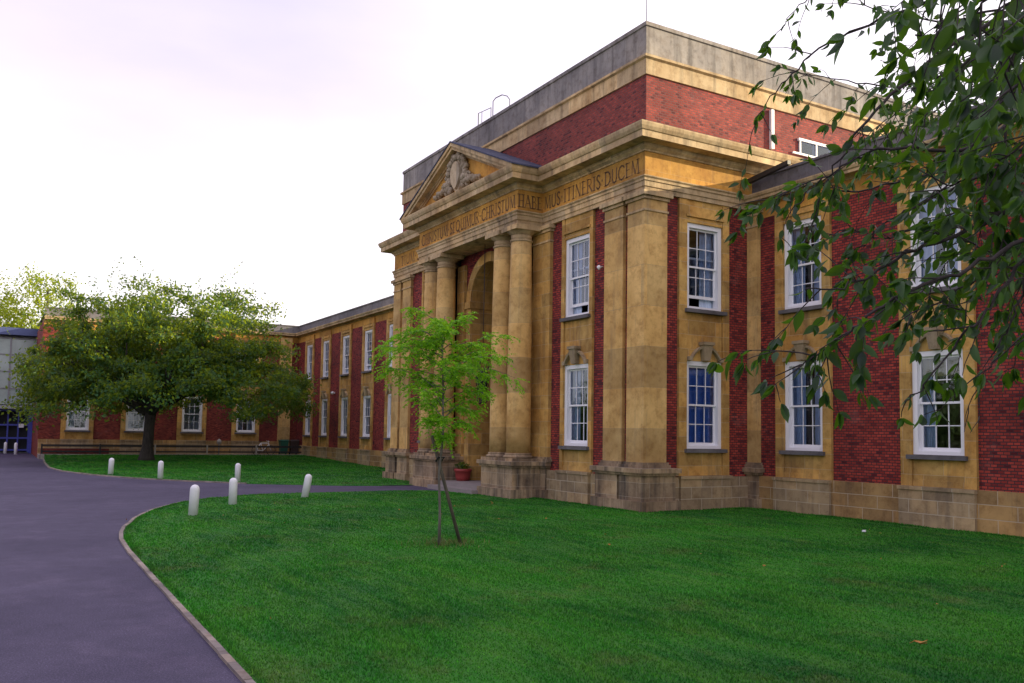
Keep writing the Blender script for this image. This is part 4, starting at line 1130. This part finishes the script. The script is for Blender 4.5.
# thin sapling in front of the cross wing
s2 = Vector((-43.2,-6.9,.28)); st2 = empty('slender_sapling', s2, 'very thin young tree against the far wing just left of the cherry trunk', 'tree')
tk = MB(); tk.tube([s2, s2+Vector((0,.02,1.2)), s2+Vector((.02,0,2.4))], [.035,.025,.01], 6)
for k in range(10): a = k*2.4; q = 1.0+k*.14; tk.tube([s2+Vector((0,0,q)), s2+Vector((math.cos(a)*.45,math.sin(a)*.45,q+.35))], [.01,.004], 4)
tk.build('trunk', M['bark_dark'], st2)
p = rng.normal(size=(220,3))*np.array([.35,.35,.5])+np.array([0,0,2.0]); V, Fc = leaves_mesh(p, rng.normal(size=(220,3)), .09, .05); np_mesh('crown', V, Fc, M['leaf_cherry'], st2, attr=rng.random(220))

# ------------------------------------------------------------------ camera basis (real positions of the near branches are measured from where the camera stands)
yaw, pt, rl_ = 1.0431, .0673, .0162
Fw = Vector((-math.sin(yaw)*math.cos(pt), math.cos(yaw)*math.cos(pt), math.sin(pt)))
Rt = Vector((math.cos(yaw), math.sin(yaw), 0)); Up = Rt.cross(Fw)
Rt, Up = Rt*math.cos(rl_)+Up*math.sin(rl_), -Rt*math.sin(rl_)+Up*math.cos(rl_)
CP = Vector((19.4117,-15.5945,2.1)); FL = 883.84
def at3(u, v, d): return CP+(Fw+Rt*(u-512)/FL-Up*(v-374)/FL)*d

# large overhanging tree at the right
TB = Vector((17.9,-8.9,.02))
ot = empty('overhanging_tree', TB, 'large tree whose leafy drooping branches hang into the picture at the upper right', 'tree')
tk = MB()
tk.tube([TB+Vector((0,0,-.1)),TB+Vector((0,0,.4)),TB+Vector((.05,0,1.6)),TB+Vector((.1,-.1,3.0)),TB+Vector((.2,-.2,4.6)),TB+Vector((.2,-.3,6.5))], [.38,.30,.26,.24,.18,.06], 12)
hub = TB+Vector((.1,-.1,3.1)); hub2 = TB+Vector((.2,-.2,4.4))
BR = [  # (start, [(u,v,d)...], r0, leaf density, leaf scale)
 (hub2,[(1110,-60,5.4),(1010,10,5.2),(930,60,5.1),(870,120,5.1),(835,165,5.2),(815,215,5.3)],.030,1.0),
 (hub2,[(1120,-90,5.8),(980,-20,5.8),(880,20,5.9),(820,50,6.0),(775,92,6.1),(755,125,6.2)],.022,.75),
 (hub,[(1130,60,4.8),(1030,110,4.6),(960,150,4.6),(880,150,4.7),(830,175,4.9),(795,205,5.0)],.026,1.0),
 (hub,[(1130,120,4.3),(1040,190,4.2),(980,225,4.2),(905,255,4.3),(850,285,4.3),(805,290,4.3)],.028,1.2),
 (hub,[(1120,140,3.9),(1040,230,3.9),(960,270,3.9),(890,300,3.9),(850,330,4.0),(822,352,4.1),(800,365,4.15)],.020,.55),
 (hub,[(1130,170,4.2),(1040,240,4.2),(995,300,4.1),(960,340,4.1),(925,385,4.1),(905,402,4.1)],.018,.45),
 (hub,[(1120,110,4.4),(1040,250,4.5),(1020,300,4.6),(1000,350,4.6),(980,385,4.6)],.018,.55),
 (hub2,[(1060,-120,4.3),(1018,-20,4.2),(1012,60,4.2),(1008,130,4.25),(998,200,4.3),(1005,270,4.3),(1030,330,4.3)],.020,.6),
 (hub2,[(1080,-100,3.6),(990,-40,3.5),(940,-5,3.5),(915,35,3.5)],.016,1.3),
 (hub2,[(1100,-30,4.0),(1020,20,3.9),(970,60,3.9),(935,100,3.9),(915,150,3.95)],.018,1.1),
 (hub,[(1120,80,4.9),(1020,150,5.0),(950,190,5.1),(900,215,5.1),(860,245,5.2),(845,262,5.2)],.018,1.1),
 (hub,[(1120,20,5.2),(1040,70,5.3),(985,110,5.4),(930,165,5.5),(890,185,5.6)],.018,1.1),
 (hub2,[(1100,-100,6.4),(960,-60,6.6),(850,-25,6.8),(800,5,6.9),(785,25,7.0)],.020,.6),
 (hub2,[(1130,-20,6.4),(1010,50,6.6),(900,85,6.8),(830,78,6.9),(790,72,7.0)],.018,.8),
 (hub,[(1140,200,4.6),(1060,240,4.7),(1010,255,4.8),(960,240,4.8),(935,232,4.8)],.018,1.2),
 (hub,[(1130,150,3.6),(1070,270,3.6),(1040,320,3.6),(1015,345,3.6)],.014,.5),
 (hub,[(1130,90,5.6),(1010,180,5.8),(900,235,6.0),(850,230,6.0),(820,240,6.1)],.016,.9),
 (hub,[(1130,160,5.0),(1040,225,5.2),(960,290,5.3),(900,320,5.3),(880,340,5.3)],.016,.8),
 (hub2,[(1130,-70,7.0),(1020,0,7.2),(960,30,7.3),(905,60,7.4)],.018,1.1),
 (hub2,[(1140,-20,7.0),(1030,60,7.2),(970,90,7.3),(920,120,7.4),(880,130,7.4)],.018,1.1),
 (hub2,[(1130,-60,6.2),(1040,10,6.6),(960,70,6.7),(900,110,6.8),(860,140,6.8)],.016,1.2),
 (hub2,[(1130,-20,5.8),(1050,50,6.0),(1000,80,6.0),(950,90,6.1),(900,70,6.1)],.016,1.2),
 (hub,[(1140,30,5.9),(1070,90,6.1),(1010,120,6.2),(960,150,6.2),(920,190,6.2)],.016,1.2),
 (hub,[(1140,110,5.2),(1060,170,5.3),(1000,210,5.4),(950,260,5.4),(925,300,5.4)],.016,1.2),
 (hub,[(1140,170,5.2),(1075,240,5.3),(1030,290,5.4),(990,330,5.4)],.014,1.0),
 (hub2,[(1110,-120,2.9),(1050,-60,2.8),(1000,-15,2.8),(965,20,2.85)],.012,1.2),
 (hub2,[(1130,-80,2.7),(1075,-20,2.7),(1030,25,2.7),(1000,60,2.75)],.012,1.2),
 (hub2,[(1130,-40,3.3),(1070,40,3.3),(1020,85,3.35),(985,120,3.4)],.012,1.2),
 (hub,[(1140,40,4.0),(1070,110,4.0),(1015,150,4.1),(960,180,4.2),(925,200,4.2)],.014,1.2),
 (hub,[(1140,120,5.6),(1050,180,5.7),(980,215,5.8),(930,235,5.8)],.014,1.2),
 (hub,[(1140,150,4.8),(1070,220,4.9),(1010,275,4.9),(960,310,4.9)],.014,.9),
 (hub2,[(1140,-60,5.5),(1020,0,5.6),(950,20,5.7),(880,10,5.8),(840,-10,5.8)],.018,1.2),
 (hub2,[(1140,-30,6.8),(1040,30,7.4),(980,50,7.8),(930,75,8.0),(880,60,8.0)],.018,1.2),
 (hub2,[(1140,10,6.8),(1040,80,7.4),(985,120,7.6),(935,140,7.8),(900,165,7.8)],.018,1.2),
 (hub,[(1140,60,6.0),(1050,130,6.2),(1000,140,6.3),(950,110,6.3),(915,95,6.3)],.018,1.2),
 (hub,[(1140,80,5.0),(1040,150,5.2),(950,170,5.2),(860,190,5.3),(810,185,5.4),(785,195,5.4),(775,205,5.4)],.016,.8),
 (hub2,[(1150,40,6.5),(1060,120,6.8),(1000,170,7.0),(950,200,7.0)],.018,1.1),
]
lp, ld, lL = [], [], []
def add_leaf(p_, d_, L):
    if p_.z < 2.20: return      # browse line: nothing hangs lower
    lp.append(tuple(p_-TB)); ld.append(tuple(d_)); lL.append(L)
def twig(p0, d0, ln, dens, depth=0):
    d = d0.normalized(); P = [p0]; q = p0; ns = max(4, int(ln/.055))
    for i in range(ns):
        d = (d+Vector((random.gauss(0,.10),random.gauss(0,.10),random.gauss(-.07,.08)))).normalized()
        q = q+d*ln/ns; P.append(q)
        if i >= 1 and random.random() < .62*dens+.08:
            s_ = d.cross(Vector((0,0,1))); s_ = s_.normalized() if s_.length > .05 else Vector((1,0,0))
            ldir = s_*(1 if i % 2 else -1)*random.uniform(.3,1.0)+d*random.uniform(.1,.8)+Vector((0,0,-random.uniform(.1,1.2)))
            add_leaf(q, ldir, random.uniform(.065,.125))
        if depth == 0 and i > 1 and random.random() < .22:
            twig(q, d+Vector((random.gauss(0,.8),random.gauss(0,.8),random.gauss(-.2,.4))), ln*.5, dens, 1)
    P = [q_ for q_ in P if q_.z > 2.14]
    if len(P) < 2: return
    tk.tube(P, list(np.linspace(.0042 if depth == 0 else .003, .0015, len(P))), 4)
    for k in range(3): add_leaf(q, d+Vector((random.gauss(0,.4),random.gauss(0,.4),-.5)), random.uniform(.065,.105))
for st_, pts, r0, dens in BR:
    W = [st_]+[at3(*p_) for p_ in pts]
    # catmull-rom
    Q = []
    for i in range(len(W)-1):
        p0, p1, p2, p3 = W[max(i-1,0)], W[i], W[i+1], W[min(i+2,len(W)-1)]
        for k in range(7):
            t = k/7; Q.append(.5*((2*p1)+(p2-p0)*t+(2*p0-5*p1+4*p2-p3)*t*t+(3*p1-p0-3*p2+p3)*t**3)+Vector((random.gauss(0,.008),random.gauss(0,.008),random.gauss(0,.008))))
    Q.append(W[-1]); n = len(Q)
    tk.tube(Q, [max(.0035, (r0*1.6 if i < 7 else r0*(1-.88*(i-7)/(n-7)))*.62) for i in range(n)], 6)
    for i in range(7, n):
        d = (Q[min(i+1,n-1)]-Q[i-1]).normalized()
        if random.random() < .44*min(1,dens):
            for _ in range(1 if dens < 1.15 or random.random()<.5 else 2):
                sd = Vector((random.gauss(0,1),random.gauss(0,1),random.gauss(-.1,.7))).normalized()
                twig(Q[i], d*.8+sd*.8, random.uniform(.14,.38), min(1,dens*.9))
        if random.random() < .6: add_leaf(Q[i], d*.3+Vector((random.gauss(0,.5),random.gauss(0,.5),-.9)), random.uniform(.06,.105))
# the part of the crown above and to the side, outside the picture
for k in range(9):
    a = k*.7+.3; e = TB+Vector((math.cos(a)*3.0+.8, math.sin(a)*2.6, 6.0+random.uniform(0,2.0)))
    if (e-CP).dot(Fw) > 0 and abs((e-CP).dot(Rt)/(e-CP).dot(Fw)) < .62 and (e-CP).dot(Up)/(e-CP).dot(Fw) < .45: continue
    P = limb(tk, hub2, e, .08, .02, 7, .03, .05, 6)
    for q in P[2:]:
        for j in range(5): twig(q, Vector((random.gauss(0,1),random.gauss(0,1),random.gauss(.2,.5))), random.uniform(.3,.6), 1)
tk.build('trunk', M['bark_twig'], ot)
# ovate pointed leaf with a folded midrib, 10 verts / 8 faces (quads and tris stored as quads)
LP, LD, LL = np.array(lp), np.array(ld), np.array(lL); n = len(LP)
LD += rng.normal(size=LD.shape)*.18; LD /= np.linalg.norm(LD, axis=1)[:,None]
r = rng.normal(size=(n,3)); Sx = np.cross(LD, r); Sx /= np.linalg.norm(Sx, axis=1)[:,None]; Nn = np.cross(LD, Sx)
prof = [(0.0,.0),(.16,.15),(.38,.215),(.66,.165),(.86,.06),(1.0,.0)]
VV = []; k = len(prof); bend = rng.uniform(-.25,.45,n)
for t, w in prof:
    c = LP+LD*(LL*(t+.10))[:,None]-Nn*(LL*bend*t*t)[:,None]
    for s_ in (-1,0,1): VV.append(c+Sx*(LL*w*s_)[:,None]+Nn*(LL*w*.35*abs(s_))[:,None])
VV = np.stack(VV, 1)             # n, 18, 3
FF = []
for i in range(k-1):
    for s_ in (0,1): a = i*3+s_; FF.append((a,a+1,a+4,a+3))
FF = np.array(FF); nf = len(FF)
F_all = (FF[None]+(np.arange(n)*18)[:,None,None]).reshape(-1,4)
o = np_mesh('crown', VV.reshape(-1,3), F_all, M['leaf_near'], ot, attr=np.repeat(rng.random(n), nf))
print('near leaves', n)

# ------------------------------------------------------------------ light and sky
w = bpy.data.worlds.new('World'); scn.world = w; w.use_nodes = True; nt = w.node_tree
bg = nt.nodes['Background']; sky = nt.nodes.new('ShaderNodeTexSky'); sky.sky_type = 'NISHITA'; sky.sun_disc = False
SUN_EL = 15; SUN_AZ = 22          # azimuth measured from +Y towards +X
sky.sun_elevation = R_(SUN_EL); sky.sun_rotation = R_(SUN_AZ); sky.air_density = 1.0; sky.dust_density = 2.0; sky.ozone_density = 1.2
# thin high cloud, mixed over the clear sky by direction
tc = nt.nodes.new('ShaderNodeTexCoord')
mp = nt.nodes.new('ShaderNodeMapping'); mp.inputs['Scale'].default_value = (1,1,3.2); nt.links.new(tc.outputs['Generated'], mp.inputs['Vector'])
nz = nt.nodes.new('ShaderNodeTexNoise'); nz.inputs['Scale'].default_value = 2.2; nz.inputs['Detail'].default_value = 6; nt.links.new(mp.outputs[0], nz.inputs['Vector'])
cf = ramp(nt, nz.outputs['Fac'], [(.30,(.66,.66,.66)),(.75,(.93,.93,.93))])
sdir = (math.sin(R_(SUN_AZ))*math.cos(R_(SUN_EL)), math.cos(R_(SUN_AZ))*math.cos(R_(SUN_EL)), math.sin(R_(SUN_EL)))
dp = nt.nodes.new('ShaderNodeVectorMath'); dp.operation = 'DOT_PRODUCT'; dp.inputs[1].default_value = sdir; nt.links.new(tc.outputs['Generated'], dp.inputs[0])
cloud = ramp(nt, dp.outputs['Value'], [(0,(.61,.54,.69)),(.25,(.76,.68,.80)),(.8,(1,.93,.96)),(1,(1,.95,.85))])   # cloud is brighter towards the low sun
sx_ = nt.nodes.new('ShaderNodeSeparateXYZ'); nt.links.new(tc.outputs['Generated'], sx_.inputs[0])
cloud = mix(nt, cloud, (1,.94,.90), ramp(nt, sx_.outputs['Z'], [(.03,(.9,.9,.9)),(.36,(0,0,0))]))
cloud = mix(nt, cloud, (11,11,11), 1, 'MULTIPLY')
skyc = mix(nt, sky.outputs[0], cloud, cf)
nt.links.new(skyc, bg.inputs['Color']); bg.inputs['Strength'].default_value = .10
sl_ = bpy.data.lights.new('sun', 'SUN'); sl_.energy = 5.0; sl_.angle = R_(.5); sl_.color = (1,.84,.56)
so = bpy.data.objects.new('sun', sl_); COL.objects.link(so)
sd = Vector((math.sin(R_(SUN_AZ))*math.cos(R_(SUN_EL)), math.cos(R_(SUN_AZ))*math.cos(R_(SUN_EL)), math.sin(R_(SUN_EL))))
so.rotation_euler = sd.to_track_quat('Z','Y').to_euler(); so.location = (0,0,40)

# ------------------------------------------------------------------ camera
cd = bpy.data.cameras.new('camera'); cam = bpy.data.objects.new('camera', cd); COL.objects.link(cam)
cd.sensor_width = 36; cd.lens = FL*36/1024; cd.clip_end = 4000; cd.clip_start = .05
cd.shift_y = (374-341.5)/1024
m3 = Matrix((Rt, Up, -Fw)).transposed(); cam.matrix_world = Matrix.Translation(CP) @ m3.to_4x4()
scn.camera = cam
scn.view_settings.view_transform = 'Standard'; scn.view_settings.look = 'None'; scn.view_settings.gamma = 1
scn.view_settings.exposure = 0.84
scn.render.engine = 'CYCLES'
scn.render.resolution_x = 1024; scn.render.resolution_y = 683
